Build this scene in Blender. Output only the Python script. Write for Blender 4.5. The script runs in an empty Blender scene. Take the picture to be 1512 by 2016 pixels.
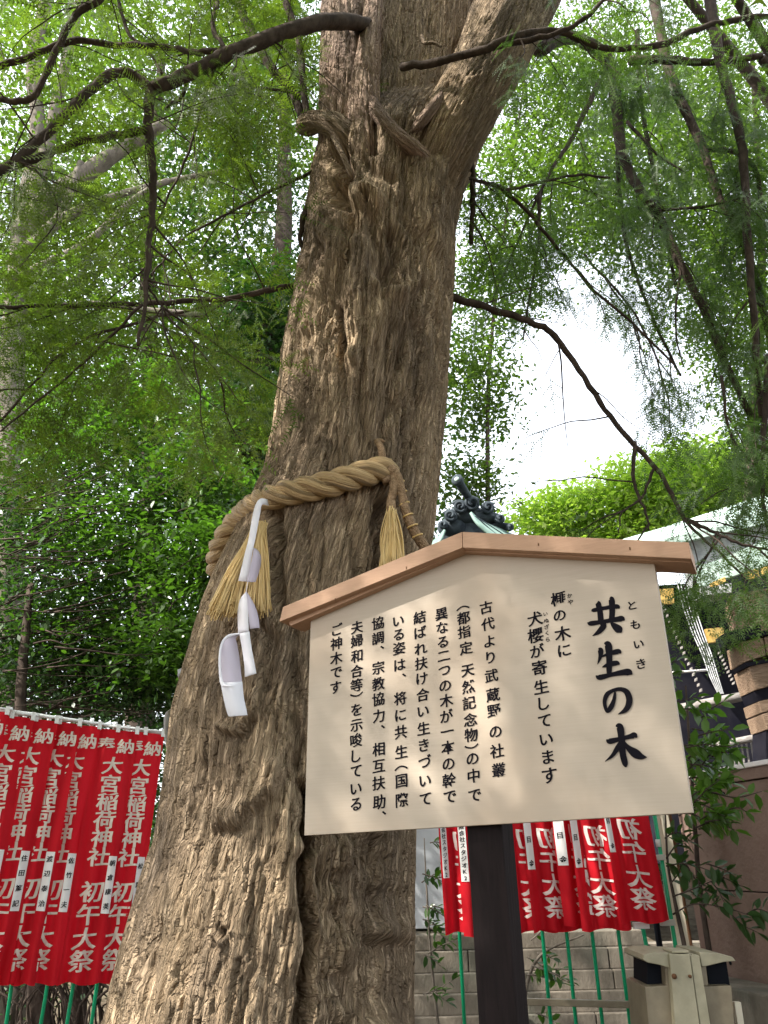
import bpy, bmesh, math, random
import numpy as np
from mathutils import Matrix, Vector
random.seed(7); rng = np.random.default_rng(11)
S = bpy.context.scene
COL = S.collection
R = math.radians
# ------------------------------------------------------------------ camera
EYE = 1.55; FPX = 1523.0
PITCH, ROLL = R(24.2), R(1.4)
_fw = np.array([0, math.cos(PITCH), math.sin(PITCH)])
_u0 = np.array([0, -math.sin(PITCH), math.cos(PITCH)]); _r0 = np.array([1.0, 0, 0])
_rt = _r0*math.cos(ROLL) - _u0*math.sin(ROLL); _up = _u0*math.cos(ROLL) + _r0*math.sin(ROLL)
cam_d = bpy.data.cameras.new('camera'); cam = bpy.data.objects.new('camera', cam_d); COL.objects.link(cam)
cam.matrix_world = Matrix(((_rt[0], _up[0], -_fw[0], 0), (_rt[1], _up[1], -_fw[1], 0), (_rt[2], _up[2], -_fw[2], EYE), (0, 0, 0, 1)))
cam_d.sensor_fit = 'VERTICAL'; cam_d.sensor_height = 24; cam_d.lens = FPX/2016*24
cam_d.clip_start = 0.05; cam_d.clip_end = 2000
S.camera = cam
# ------------------------------------------------------------------ light
SUN = np.array([-0.85, -0.42, 0.98]); SUN /= np.linalg.norm(SUN)
w = bpy.data.worlds.new('World'); S.world = w; w.use_nodes = True
nt = w.node_tree; nt.nodes.clear()
sky = nt.nodes.new('ShaderNodeTexSky'); sky.sky_type = 'NISHITA'; sky.sun_disc = False
sky.sun_elevation = math.asin(SUN[2]); sky.sun_rotation = math.atan2(SUN[0], SUN[1])
sky.dust_density = 3.0; sky.air_density = 1.2
bg = nt.nodes.new('ShaderNodeBackground'); bg.inputs[1].default_value = 0.15
out = nt.nodes.new('ShaderNodeOutputWorld')
hz = nt.nodes.new('ShaderNodeMix'); hz.data_type = 'RGBA'; hz.inputs[0].default_value = .6; hz.inputs[7].default_value = (8.0, 8.2, 8.5, 1)   # white summer overcast veil
nt.links.new(sky.outputs[0], hz.inputs[6]); nt.links.new(hz.outputs[2], bg.inputs[0]); nt.links.new(bg.outputs[0], out.inputs[0])
sl = bpy.data.lights.new('sun', 'SUN'); sl.energy = 5.0; sl.angle = R(0.53); sl.color = (1.0, 0.95, 0.87)
so = bpy.data.objects.new('sun', sl); COL.objects.link(so)
so.rotation_euler = Vector(SUN).to_track_quat('Z', 'Y').to_euler()
S.view_settings.view_transform = 'Standard'; S.view_settings.look = 'None'
S.view_settings.exposure = 1.5; S.view_settings.gamma = 1
S.view_settings.use_curve_mapping = False
S.render.engine = 'CYCLES'
S.cycles.max_bounces = 8; S.cycles.transparent_max_bounces = 8

# ------------------------------------------------------------------ helpers
def ray(x, y):
    d = _rt*(x-756) + _up*(1008-y) + _fw*FPX
    return d/d[1]
def W(x, y, Y):                      # the place at distance Y in front of the viewer
    d = ray(x, y)*Y; d[2] += EYE
    return d
def rays(x, y):
    d = _rt[None]*(x-756)[:, None] + _up[None]*(1008-y)[:, None] + _fw[None]*FPX
    return d/d[:, 1:2]
def proj(P):
    Q = P - np.array([0, 0, EYE]); z = Q@_fw
    return 756+FPX*(Q@_rt)/z, 1008-FPX*(Q@_up)/z
def nrm(v):
    v = np.asarray(v, float); return v/np.linalg.norm(v)
def tag(o, label=None, cat=None, group=None, kind=None):
    if label: o['label'] = label
    if cat: o['category'] = cat
    if group: o['group'] = group
    if kind: o['kind'] = kind
    return o
def empty(name, loc, label=None, cat=None, group=None):
    o = bpy.data.objects.new(name, None); COL.objects.link(o); o.location = Vector(loc)
    o.empty_display_size = .1
    return tag(o, label, cat, group)
def link(name, me, parent=None):
    o = bpy.data.objects.new(name, me); COL.objects.link(o)
    if parent:
        o.parent = parent
        p = parent; off = Vector((0, 0, 0))
        while p: off += p.location; p = p.parent
        o.location = -off
    return o
def mesh(name, V, F, m, parent=None, smooth=False, uv=None, attr=None):
    V = np.asarray(V, dtype=np.float32).reshape(-1, 3)
    me = bpy.data.meshes.new(name)
    if isinstance(F, np.ndarray):
        n, k = F.shape
        me.vertices.add(len(V)); me.vertices.foreach_set('co', V.ravel())
        me.loops.add(n*k); me.loops.foreach_set('vertex_index', F.astype(np.int32).ravel())
        me.polygons.add(n); me.polygons.foreach_set('loop_start', np.arange(0, n*k, k, dtype=np.int32))
        me.polygons.foreach_set('loop_total', np.full(n, k, dtype=np.int32))
        me.update(calc_edges=True)
    else:
        me.from_pydata([tuple(v) for v in V.tolist()], [], [tuple(f) for f in F]); me.update()
    if smooth: me.polygons.foreach_set('use_smooth', np.ones(len(me.polygons), dtype=bool))
    if uv is not None:
        l = me.uv_layers.new(name='UVMap'); idx = np.empty(len(me.loops), dtype=np.int32)
        me.loops.foreach_get('vertex_index', idx); l.data.foreach_set('uv', np.asarray(uv, dtype=np.float32)[idx].ravel())
    if attr is not None:
        a = me.attributes.new('tint', 'FLOAT', 'POINT'); a.data.foreach_set('value', np.asarray(attr, dtype=np.float32))
    me.materials.append(m)
    return link(name, me, parent)
class MB:
    def __init__(s): s.v = []; s.f = []
    def add(s, V, F):
        b = len(s.v); s.v += [tuple(map(float, p)) for p in V]; s.f += [tuple(b+i for i in f) for f in F]
    def hexa(s, c):                     # 8 corners: bottom 4 ring, top 4 ring
        s.add(c, [(3, 2, 1, 0), (4, 5, 6, 7), (0, 1, 5, 4), (1, 2, 6, 5), (2, 3, 7, 6), (3, 0, 4, 7)])
    def box(s, c, ax, ay, az):
        c, ax, ay, az = map(np.asarray, (c, ax, ay, az))
        s.hexa([c+i*ax+j*ay+k*az for k in (-1, 1) for i, j in ((-1, -1), (1, -1), (1, 1), (-1, 1))])
    def beam(s, a, b, wd, ht, up=(0, 0, 1)):
        a = np.asarray(a, float); b = np.asarray(b, float); d = nrm(b-a); sd = nrm(np.cross(d, up)); u = np.cross(sd, d)
        s.box((a+b)/2, (b-a)/2, sd*wd/2, u*ht/2)
    def tube(s, pts, rad, n=8, cap=True):
        V, F = tube(pts, rad, n, cap); s.add(V, F)
    def build(s, name, m, parent=None, smooth=False, bevel=0):
        o = mesh(name, s.v, s.f, m, parent, smooth)
        if bevel:
            bm = bmesh.new(); bm.from_mesh(o.data); bmesh.ops.recalc_face_normals(bm, faces=bm.faces)
            bmesh.ops.bevel(bm, geom=bm.edges[:], offset=bevel, segments=2, affect='EDGES', profile=.6)
            bm.to_mesh(o.data); bm.free()
        return o
def catmull(P, k=6):
    P = np.asarray(P, float)
    if len(P) < 3: return P
    Q = np.vstack([2*P[0]-P[1], P, 2*P[-1]-P[-2]]); o = []
    for i in range(1, len(Q)-2):
        for t in np.linspace(0, 1, k, endpoint=False):
            a, b, c, d = Q[i-1], Q[i], Q[i+1], Q[i+2]
            o.append(.5*((2*b)+(-a+c)*t+(2*a-5*b+4*c-d)*t*t+(-a+3*b-3*c+d)*t**3))
    o.append(P[-1]); return np.array(o)
def frames(P):
    T = np.gradient(P, axis=0); T /= np.linalg.norm(T, axis=1)[:, None]+1e-9
    n = np.cross(T[0], (0.3, 1, .2)); n /= np.linalg.norm(n); N = []
    for t in T:
        n = n-t*np.dot(n, t); n /= np.linalg.norm(n); N.append(n)
    N = np.array(N); return T, N, np.cross(T, N)
def tube(P, rad, n=8, cap=True):
    P = np.asarray(P, float); rad = np.broadcast_to(np.asarray(rad, float), (len(P),))
    T, N, B = frames(P); a = np.linspace(0, 2*math.pi, n, endpoint=False)
    V = (P[:, None]+rad[:, None, None]*(np.cos(a)[None, :, None]*N[:, None]+np.sin(a)[None, :, None]*B[:, None])).reshape(-1, 3)
    F = [(i*n+j, i*n+(j+1) % n, (i+1)*n+(j+1) % n, (i+1)*n+j) for i in range(len(P)-1) for j in range(n)]
    if cap: F += [tuple(range(n-1, -1, -1)), tuple(range((len(P)-1)*n, len(P)*n))]
    return V, F
# value noise
_perm = np.random.default_rng(3).permutation(4096).astype(np.int64); _val = np.random.default_rng(5).random(4096)
def _h(i, j, k): return _val[_perm[(_perm[(_perm[i & 4095]+j) & 4095]+k) & 4095]]
def vn(x, y, z=None):
    x = np.asarray(x, float); y = np.asarray(y, float); z = np.zeros_like(x) if z is None else z
    i, j, k = np.floor(x).astype(np.int64), np.floor(y).astype(np.int64), np.floor(z).astype(np.int64)
    u, v, t = x-i, y-j, z-k; u = u*u*(3-2*u); v = v*v*(3-2*v); t = t*t*(3-2*t)
    def l(a, b, q): return a+(b-a)*q
    return l(l(l(_h(i, j, k), _h(i+1, j, k), u), l(_h(i, j+1, k), _h(i+1, j+1, k), u), v),
             l(l(_h(i, j, k+1), _h(i+1, j, k+1), u), l(_h(i, j+1, k+1), _h(i+1, j+1, k+1), u), v), t)
def fbm(x, y, z=None, o=4):
    s = 0; a = .5; t = 0
    for q in range(o):
        f = 2**q; s = s+a*vn(x*f+17*q, y*f+9*q, None if z is None else z*f+5*q); t += a; a *= .5
    return s/t

# ------------------------------------------------------------------ materials
def mat(name, col, rough=.8, col2=None, scale=8, vec='Object', stretch=(1, 1, 1), bump=0, bscale=None, spec=.3, detail=6, metal=0, contrast=.25, col3=None, s3=1.3):
    m = bpy.data.materials.new(name); m.use_nodes = True; t = m.node_tree; N = t.nodes; L = t.links
    b = N['Principled BSDF']; b.inputs['Roughness'].default_value = rough; b.inputs['Metallic'].default_value = metal
    b.inputs['Specular IOR Level'].default_value = spec
    b.inputs['Base Color'].default_value = (*col, 1)
    if col2 or bump:
        tc = N.new('ShaderNodeTexCoord'); mp = N.new('ShaderNodeMapping'); mp.inputs['Scale'].default_value = stretch
        L.new(tc.outputs[vec], mp.inputs[0])
    if col2:
        no = N.new('ShaderNodeTexNoise'); no.inputs['Scale'].default_value = scale; no.inputs['Detail'].default_value = detail
        no.inputs['Roughness'].default_value = .65
        L.new(mp.outputs[0], no.inputs['Vector'])
        cr = N.new('ShaderNodeValToRGB'); cr.color_ramp.elements[0].position = .5-contrast/2; cr.color_ramp.elements[1].position = .5+contrast/2
        cr.color_ramp.elements[0].color = (*col, 1); cr.color_ramp.elements[1].color = (*col2, 1)
        L.new(no.outputs[0], cr.inputs[0]); last = cr.outputs[0]
        if col3:
            n3 = N.new('ShaderNodeTexNoise'); n3.inputs['Scale'].default_value = s3; n3.inputs['Detail'].default_value = 5
            L.new(tc.outputs[vec], n3.inputs['Vector'])
            c3 = N.new('ShaderNodeValToRGB'); c3.color_ramp.elements[0].position = .48; c3.color_ramp.elements[1].position = .66
            L.new(n3.outputs[0], c3.inputs[0])
            mx = N.new('ShaderNodeMix'); mx.data_type = 'RGBA'; L.new(c3.outputs[0], mx.inputs[0]); L.new(last, mx.inputs[6]); mx.inputs[7].default_value = (*col3, 1)
            last = mx.outputs[2]
        L.new(last, b.inputs['Base Color'])
    if bump:
        nb = N.new('ShaderNodeTexNoise'); nb.inputs['Scale'].default_value = bscale or scale*2; nb.inputs['Detail'].default_value = 8
        L.new(mp.outputs[0], nb.inputs['Vector'])
        bp = N.new('ShaderNodeBump'); bp.inputs['Strength'].default_value = min(1, bump*10); bp.inputs['Distance'].default_value = bump*.05
        L.new(nb.outputs[0], bp.inputs['Height']); L.new(bp.outputs[0], b.inputs['Normal'])
    return m
def leaf_mat(name, c1, c2, trans=.45, rough=.5, spec=.35, tcol=1.6):
    m = bpy.data.materials.new(name); m.use_nodes = True; t = m.node_tree; N = t.nodes; L = t.links
    b = N['Principled BSDF']; b.inputs['Roughness'].default_value = rough; b.inputs['Specular IOR Level'].default_value = spec
    at = N.new('ShaderNodeAttribute'); at.attribute_name = 'tint'
    mx = N.new('ShaderNodeMix'); mx.data_type = 'RGBA'; mx.inputs[6].default_value = (*c1, 1); mx.inputs[7].default_value = (*c2, 1)
    L.new(at.outputs['Fac'], mx.inputs[0]); L.new(mx.outputs[2], b.inputs['Base Color'])
    tr = N.new('ShaderNodeBsdfTranslucent'); mu = N.new('ShaderNodeMix'); mu.data_type = 'RGBA'; mu.blend_type = 'MULTIPLY'; mu.inputs[0].default_value = 1
    mu.inputs[7].default_value = (1.2*tcol, 1.5*tcol, .45*tcol, 1); L.new(mx.outputs[2], mu.inputs[6]); L.new(mu.outputs[2], tr.inputs[0])
    ms = N.new('ShaderNodeMixShader'); ms.inputs[0].default_value = trans
    L.new(b.outputs[0], ms.inputs[1]); L.new(tr.outputs[0], ms.inputs[2]); L.new(ms.outputs[0], N['Material Output'].inputs[0])
    return m
def bark_mat(name, c1, c2, c3, su=60, sv=4.2, bd=.008):
    m = bpy.data.materials.new(name); m.use_nodes = True; t = m.node_tree; N = t.nodes; L = t.links
    b = N['Principled BSDF']; b.inputs['Roughness'].default_value = .88; b.inputs['Specular IOR Level'].default_value = .15
    uv = N.new('ShaderNodeUVMap'); uv.uv_map = 'UVMap'
    wn = N.new('ShaderNodeTexNoise'); wn.inputs['Scale'].default_value = 3.5; wn.inputs['Detail'].default_value = 3; L.new(uv.outputs[0], wn.inputs['Vector'])
    ad = N.new('ShaderNodeMix'); ad.data_type = 'RGBA'; ad.blend_type = 'LINEAR_LIGHT'; ad.inputs[0].default_value = .025
    L.new(uv.outputs[0], ad.inputs[6]); L.new(wn.outputs['Color'], ad.inputs[7])
    def ns(sx, sy, det=8, rough=.6):
        mp = N.new('ShaderNodeMapping'); mp.inputs['Scale'].default_value = (sx, sy, 1); L.new(ad.outputs[2], mp.inputs[0])
        n = N.new('ShaderNodeTexNoise'); n.inputs['Scale'].default_value = 1; n.inputs['Detail'].default_value = det; n.inputs['Roughness'].default_value = rough
        L.new(mp.outputs[0], n.inputs['Vector']); return n.outputs[0]
    a = ns(su, sv); f = ns(su*3.2, sv*3.4); big = ns(2.2, .9, 5)
    cr = N.new('ShaderNodeValToRGB'); e = cr.color_ramp.elements; e[0].position = .32; e[0].color = (*c1, 1); e[1].position = .68; e[1].color = (*c3, 1)
    x = e.new(.5); x.color = (*c2, 1); L.new(a, cr.inputs[0])
    rb = N.new('ShaderNodeValToRGB'); rb.color_ramp.elements[0].position = .35; rb.color_ramp.elements[1].position = .65
    rb.color_ramp.elements[0].color = (.52, .47, .45, 1); rb.color_ramp.elements[1].color = (1.28, 1.16, 1.0, 1); L.new(big, rb.inputs[0])
    mu = N.new('ShaderNodeMix'); mu.data_type = 'RGBA'; mu.blend_type = 'MULTIPLY'; mu.inputs[0].default_value = .9
    L.new(cr.outputs[0], mu.inputs[6]); L.new(rb.outputs[0], mu.inputs[7]); L.new(mu.outputs[2], b.inputs['Base Color'])
    # sharp thin fissures + fine fibre
    ab = N.new('ShaderNodeMath'); ab.operation = 'SUBTRACT'; L.new(a, ab.inputs[0]); ab.inputs[1].default_value = .5
    ab2 = N.new('ShaderNodeMath'); ab2.operation = 'ABSOLUTE'; L.new(ab.outputs[0], ab2.inputs[0])
    mr = N.new('ShaderNodeMapRange'); mr.inputs[1].default_value = 0; mr.inputs[2].default_value = .045; L.new(ab2.outputs[0], mr.inputs[0])
    s = N.new('ShaderNodeMath'); s.operation = 'MULTIPLY_ADD'; L.new(f, s.inputs[0]); s.inputs[1].default_value = .9; L.new(mr.outputs[0], s.inputs[2])
    s2 = N.new('ShaderNodeMath'); s2.operation = 'MULTIPLY_ADD'; L.new(a, s2.inputs[0]); s2.inputs[1].default_value = 1.4; L.new(s.outputs[0], s2.inputs[2])
    last = s2.outputs[0]
    for sx, sy, wgt, wid in ((su*.42, sv*.75, 2.4, .10), (su*1.0, sv*2.2, 1.2, .14)):
        w2 = N.new('ShaderNodeTexNoise'); w2.inputs['Scale'].default_value = sx*.8; w2.inputs['Detail'].default_value = 3; L.new(uv.outputs[0], w2.inputs['Vector'])
        mp = N.new('ShaderNodeMapping'); mp.inputs['Scale'].default_value = (sx, sy, 1); L.new(ad.outputs[2], mp.inputs[0])
        a2 = N.new('ShaderNodeMix'); a2.data_type = 'RGBA'; a2.blend_type = 'LINEAR_LIGHT'; a2.inputs[0].default_value = .32
        L.new(mp.outputs[0], a2.inputs[6]); L.new(w2.outputs['Color'], a2.inputs[7])
        vo = N.new('ShaderNodeTexVoronoi'); vo.feature = 'DISTANCE_TO_EDGE'; vo.inputs['Scale'].default_value = 1; vo.inputs['Randomness'].default_value = .9
        L.new(a2.outputs[2], vo.inputs['Vector'])
        m2 = N.new('ShaderNodeMapRange'); m2.inputs[1].default_value = 0; m2.inputs[2].default_value = wid; m2.interpolation_type = 'SMOOTHSTEP'; L.new(vo.outputs[0], m2.inputs[0])
        s3 = N.new('ShaderNodeMath'); s3.operation = 'MULTIPLY_ADD'; L.new(m2.outputs[0], s3.inputs[0]); s3.inputs[1].default_value = wgt; L.new(last, s3.inputs[2]); last = s3.outputs[0]
    bp = N.new('ShaderNodeBump'); bp.inputs['Strength'].default_value = 1.0; bp.inputs['Distance'].default_value = bd
    L.new(last, bp.inputs['Height']); L.new(bp.outputs[0], b.inputs['Normal'])
    return m
M = {}
M['bark'] = bark_mat('torreya_bark', (.18, .14, .10), (.35, .28, .20), (.50, .41, .305))
M['bark_red'] = bark_mat('red_bark', (.17, .125, .10), (.32, .245, .20), (.44, .355, .29), su=36, sv=1.8)
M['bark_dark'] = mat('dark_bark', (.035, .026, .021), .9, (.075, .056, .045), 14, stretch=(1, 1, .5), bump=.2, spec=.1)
M['bark_grey'] = mat('grey_bark', (.10, .085, .07), .9, (.19, .165, .135), 9, stretch=(1, 1, .4), bump=.2, spec=.1)
M['board'] = mat('pale_board_wood', (.375, .31, .24), .6, (.44, .365, .29), 5, stretch=(1.2, 1.2, 55), bump=.01, bscale=6, contrast=.9, spec=.35, col3=(.43, .335, .25), s3=2.2)
M['rail'] = mat('orange_rail_wood', (.36, .21, .13), .6, (.45, .275, .175), 6, stretch=(3, 3, 30), bump=.02, contrast=.5, spec=.35)
M['post'] = mat('dark_stained_post', (.007, .0045, .0045), .8, (.013, .008, .008), 8, stretch=(6, 6, .6), bump=.06, spec=.15)
M['ink'] = mat('black_ink', (.008, .007, .010), .8, spec=.05)
M['rope'] = mat('straw_rope', (.30, .18, .075), .5, (.62, .44, .22), 2.2, vec='UV', stretch=(1, 3.2, 1), bump=.5, bscale=3.0, spec=.4, contrast=.4)
M['straw'] = leaf_mat('straw', (.62, .42, .17), (.80, .60, .30), .15, .6, tcol=.8)
M['hemp'] = mat('brown_binding', (.20, .13, .075), .9, (.34, .23, .14), 60, bump=.3, spec=.1)
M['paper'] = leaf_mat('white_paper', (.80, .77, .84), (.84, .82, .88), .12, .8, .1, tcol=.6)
M['paper_shade'] = leaf_mat('shaded_paper', (.60, .53, .63), (.64, .57, .66), .15, .8, .1, tcol=.5)  # white paper with the shade of the inner folds put into its colour
M['green_pole'] = mat('green_plastic', (.004, .30, .13), .35, (.006, .36, .16), 6, spec=.5)
M['white_plastic'] = mat('white_plastic', (.62, .63, .60), .5, (.72, .72, .70), 6, spec=.4)
M['clip'] = mat('cloudy_tape', (.45, .45, .40), .5, spec=.4)
M['stone'] = mat('block_stone', (.075, .065, .05), .9, (.25, .215, .17), 5, stretch=(1, 1, .45), bump=.12, bscale=60, spec=.15, contrast=.5, col3=(.10, .095, .075), s3=2.0)
M['wall'] = mat('pinkish_concrete', (.15, .098, .078), .9, (.22, .15, .12), 3, bump=.15, bscale=30, spec=.1, contrast=.5, col3=(.16, .11, .09), s3=.9)
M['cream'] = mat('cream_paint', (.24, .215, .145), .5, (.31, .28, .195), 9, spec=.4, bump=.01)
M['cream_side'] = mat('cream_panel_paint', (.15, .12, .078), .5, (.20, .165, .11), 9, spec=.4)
M['black'] = mat('black_void', (.004, .005, .008), .7, spec=.1)
M['cream_post'] = mat('pale_metal_post', (.62, .55, .42), .5, (.70, .63, .50), 5, spec=.3)
M['steel'] = mat('light_grey_panel', (.42, .44, .46), .45, (.5, .52, .54), 4, spec=.4)
M['rust'] = mat('rust', (.10, .045, .02), .9)
M['lacquer'] = mat('dark_timber', (.006, .006, .011), .8, (.014, .013, .018), 4, spec=.08)
M['copper'] = mat('verdigris_copper', (.30, .42, .36), .55, (.48, .58, .52), 6, spec=.4, contrast=.5, bump=.05)
M['bronze'] = mat('dark_bronze', (.022, .030, .040), .7, (.05, .065, .075), 9, spec=.2, bump=.1)
M['copper_dark'] = mat('dull_verdigris', (.10, .17, .15), .6, (.20, .29, .25), 6, spec=.3, contrast=.5, bump=.05)
M['gold'] = mat('gilded_metal', (.55, .33, .08), .4, (.75, .50, .16), 12, spec=.5, metal=.6)
M['pale_wood'] = mat('pale_weathered_wood', (.30, .31, .32), .6, (.48, .49, .49), 12, spec=.3)
M['grey_wood'] = mat('grey_round_rail', (.16, .145, .135), .8, (.27, .25, .235), 10, stretch=(.5, 4, 4), spec=.2, bump=.1)
M['old_wood'] = mat('weathered_brown_wood', (.20, .13, .085), .9, (.38, .27, .19), 8, stretch=(.6, 3, 14), spec=.1, bump=.5, contrast=.5)
M['white_stone'] = mat('pale_coping', (.62, .58, .55), .8, (.72, .68, .66), 5, spec=.2)
M['soil'] = mat('soil', (.06, .045, .032), .95, (.12, .10, .07), 5, bump=.4, spec=.05)
M['needle'] = leaf_mat('olive_needles', (.050, .075, .016), (.12, .15, .035), .42)
M['needle2'] = leaf_mat('blue_green_needles', (.040, .075, .022), (.085, .13, .036), .42)
M['broad'] = leaf_mat('glossy_green_leaves', (.026, .058, .010), (.080, .155, .028), .35, .33, .5, tcol=1.5)
M['dark_leaf'] = leaf_mat('dark_evergreen_leaves', (.016, .04, .012), (.04, .085, .024), .3, .4, .5)
M['far_leaf'] = leaf_mat('mid_green_leaves', (.036, .060, .014), (.085, .125, .030), .45, tcol=1.45)
M['bright_leaf'] = leaf_mat('yellow_green_leaves', (.22, .30, .07), (.32, .38, .13), .5, tcol=1.5)
def cloth_mat():
    m = bpy.data.materials.new('red_cloth'); m.use_nodes = True; t = m.node_tree; N = t.nodes; L = t.links
    b = N['Principled BSDF']; b.inputs['Roughness'].default_value = .7; b.inputs['Specular IOR Level'].default_value = .2
    no = N.new('ShaderNodeTexNoise'); no.inputs['Scale'].default_value = 3; tc = N.new('ShaderNodeTexCoord'); L.new(tc.outputs['Object'], no.inputs['Vector'])
    mx = N.new('ShaderNodeMix'); mx.data_type = 'RGBA'; mx.inputs[6].default_value = (.50, .004, .012, 1); mx.inputs[7].default_value = (.64, .010, .022, 1)
    L.new(no.outputs[0], mx.inputs[0]); L.new(mx.outputs[2], b.inputs['Base Color'])
    tr = N.new('ShaderNodeBsdfTranslucent'); L.new(mx.outputs[2], tr.inputs[0])
    ms = N.new('ShaderNodeMixShader'); ms.inputs[0].default_value = .3; L.new(b.outputs[0], ms.inputs[1]); L.new(tr.outputs[0], ms.inputs[2])
    L.new(ms.outputs[0], N['Material Output'].inputs[0]); return m
M['cloth'] = cloth_mat()
M['print'] = mat('cream_print', (.62, .54, .46), .7, (.70, .62, .54), 20, spec=.1)
M['print_back'] = mat('pink_show_through', (.72, .60, .56), .7, (.78, .66, .62), 20, spec=.1)
M['strip'] = mat('white_name_strip', (.72, .70, .68), .7, spec=.1)

# ------------------------------------------------------------------ lettering
_gl = {}; LIFT = {}
def load_glyphs(chars):
    obs = []
    for ch in sorted(set(chars)):
        for off in (.011,):
            c = bpy.data.curves.new('g', 'FONT'); c.body = ch; c.size = 1; c.offset = off; c.resolution_u = 3; c.fill_mode = 'BOTH' if False else 'BOTH'
            o = bpy.data.objects.new('g', c); COL.objects.link(o); obs.append((ch, off, o, c))
    bpy.context.view_layer.update(); dg = bpy.context.evaluated_depsgraph_get()
    for ch, off, o, c in obs:
        me = bpy.data.meshes.new_from_object(o.evaluated_get(dg))
        bm = bmesh.new(); bm.from_mesh(me); bmesh.ops.triangulate(bm, faces=bm.faces)
        for _ in range(2 if off else 1):
            lim = .16
            ed = [e for e in bm.edges if e.calc_length() > lim]
            if ed: bmesh.ops.subdivide_edges(bm, edges=ed, cuts=1); bmesh.ops.triangulate(bm, faces=bm.faces)
        V = np.array([v.co[:2] for v in bm.verts]); F = [[v.index for v in f.verts] for f in bm.faces]
        bm.free(); bpy.data.meshes.remove(me)
        if len(V):
            ce = (V.max(0)+V.min(0))/2; V = V-ce
            # brush manner: strokes climb to the right, slight wobble of the edge
            V[:, 1] += .10*V[:, 0] + .012*np.sin(V[:, 0]*9+ord(ch)); V[:, 0] += .012*np.sin(V[:, 1]*8+ord(ch) % 7)
            V[:, 0] += .05*V[:, 1]*0
        if len(V):   # broad verticals, thinner horizontals: three passes of the brush side by side
            n_ = len(V); V = np.vstack([V+np.array([d, d*.3]) for d in (-.015, 0, .015)]); F = [[i+k*n_ for i in f] for k in range(3) for f in F]
            LIFT[ch] = np.repeat([0, 1, 2], n_)
        _gl[(ch, off)] = (V, F)
    for ch, off, o, c in obs: bpy.data.objects.remove(o); bpy.data.curves.remove(c)
def lettering(name, items, fn, m, parent, bold=True):
    """items: (char, u, v, width, height); fn maps (u,v) arrays to places"""
    mb = MB()
    for ch, u, v, sx, sy in items:
        V, F = _gl[(ch, .011)]
        if not len(V): continue
        P = fn(u+V[:, 0]*sx, v+V[:, 1]*sy); mb.add(P, F)
    return mb.build(name, m, parent)
BOARD_TEXT = {
 'title_lettering': [('共', 1193, 1214, 76), ('生', 1209, 1301.5, 76), ('の', 1216, 1381, 66), ('木', 1233, 1470, 84)],
 'reading_lettering': [('と', 1244.6, 1191.6, 20), ('も', 1250.4, 1229.6, 20), ('い', 1257.6, 1268.5, 20), ('き', 1262, 1306.7, 21)],
 'kaya_lettering': [('榧', 1099, 1179, 29), ('の', 1101.6, 1212, 26), ('木', 1107.4, 1247, 30), ('に', 1110.8, 1280.5, 28), ('か', 1121.5, 1172.6, 10), ('や', 1123, 1185, 11)],
 'inuzakura_lettering': [('犬', 1053.3, 1218, 29), ('櫻', 1053.9, 1251, 30), ('が', 1057.6, 1281, 28), ('寄', 1062, 1314.5, 30), ('生', 1065.4, 1352, 29), ('し', 1070.6, 1385, 28), ('て', 1072, 1419.5, 28), ('い', 1075.5, 1456, 28), ('ま', 1079, 1490, 28), ('す', 1082, 1526.5, 31),
                         ('い', 1074, 1209, 9), ('ぬ', 1075.5, 1221.8, 10), ('ざ', 1076.3, 1234, 10), ('く', 1077, 1246.3, 10), ('ら', 1078.3, 1259, 10)]}
def _cz(s): return [(c, 590+x/3.476, 1080+y/3.476, 26.5 if c not in '、' else 24) for c, x, y in s]
COLS = [
 [('古',1275,402),('代',1288,515),('よ',1298,635),('り',1305,745),('武',1312,870),('蔵',1322,1000),('野',1330,1110),('の',1340,1255),('社',1350,1385),('叢',1362,1515)],
 [('︵',1118,405),('都',1120,475),('指',1125,570),('定',1138,680),('天',1150,835),('然',1155,945),('記',1160,1055),('念',1168,1170),('物',1172,1275),('︶',1175,1355),('の',1182,1440),('中',1190,1555),('で',1198,1690)],
 [('異',970,448),('な',975,540),('る',978,640),('二',985,735),('つ',990,835),('の',995,940),('木',1003,1040),('が',1005,1145),('一',1010,1250),('本',1015,1360),('の',1018,1475),('幹',1022,1585),('で',1028,1700)],
 [('結',820,470),('ば',825,572),('れ',828,685),('扶',832,785),('け',836,890),('合',842,1000),('い',845,1115),('生',848,1230),('き',850,1345),('づ',855,1455),('い',858,1590),('て',860,1715)],
 [('い',675,497),('る',676,590),('姿',680,682),('は',685,795),('、',715,865),('将',687,1025),('に',690,1140),('共',692,1255),('生',695,1390),('︵',695,1500),('国',697,1590),('際',700,1720)],
 [('協',535,510),('調',535,612),('、',565,675),('宗',537,815),('教',538,925),('協',538,1030),('力',540,1145),('、',570,1218),('相',540,1372),('互',541,1488),('扶',541,1605),('助',543,1735),('、',578,1808)],
 [('夫',392,538),('婦',390,630),('和',390,735),('合',390,838),('等',388,935),('︶',388,1000),('を',388,1103),('示',388,1210),('唆',387,1310),('し',386,1420),('て',386,1525),('い',385,1645),('る',384,1750)],
 [('ご',257,552),('神',250,650),('木',250,750),('で',250,850),('す',247,950)]]
NAMES_L = ['', '', '住田篤記', '渡辺泰治', '佐竹一夫', '朝倉康英', '松葉昭']
load_glyphs(''.join(i[0] for v in BOARD_TEXT.values() for i in v)+''.join(i[0] for c in COLS for i in c)+'奉納大宮稲荷神社初午大祭'+''.join(NAMES_L)+'有限会社スタジオK2株式会社東京美容研究所目金')

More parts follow.
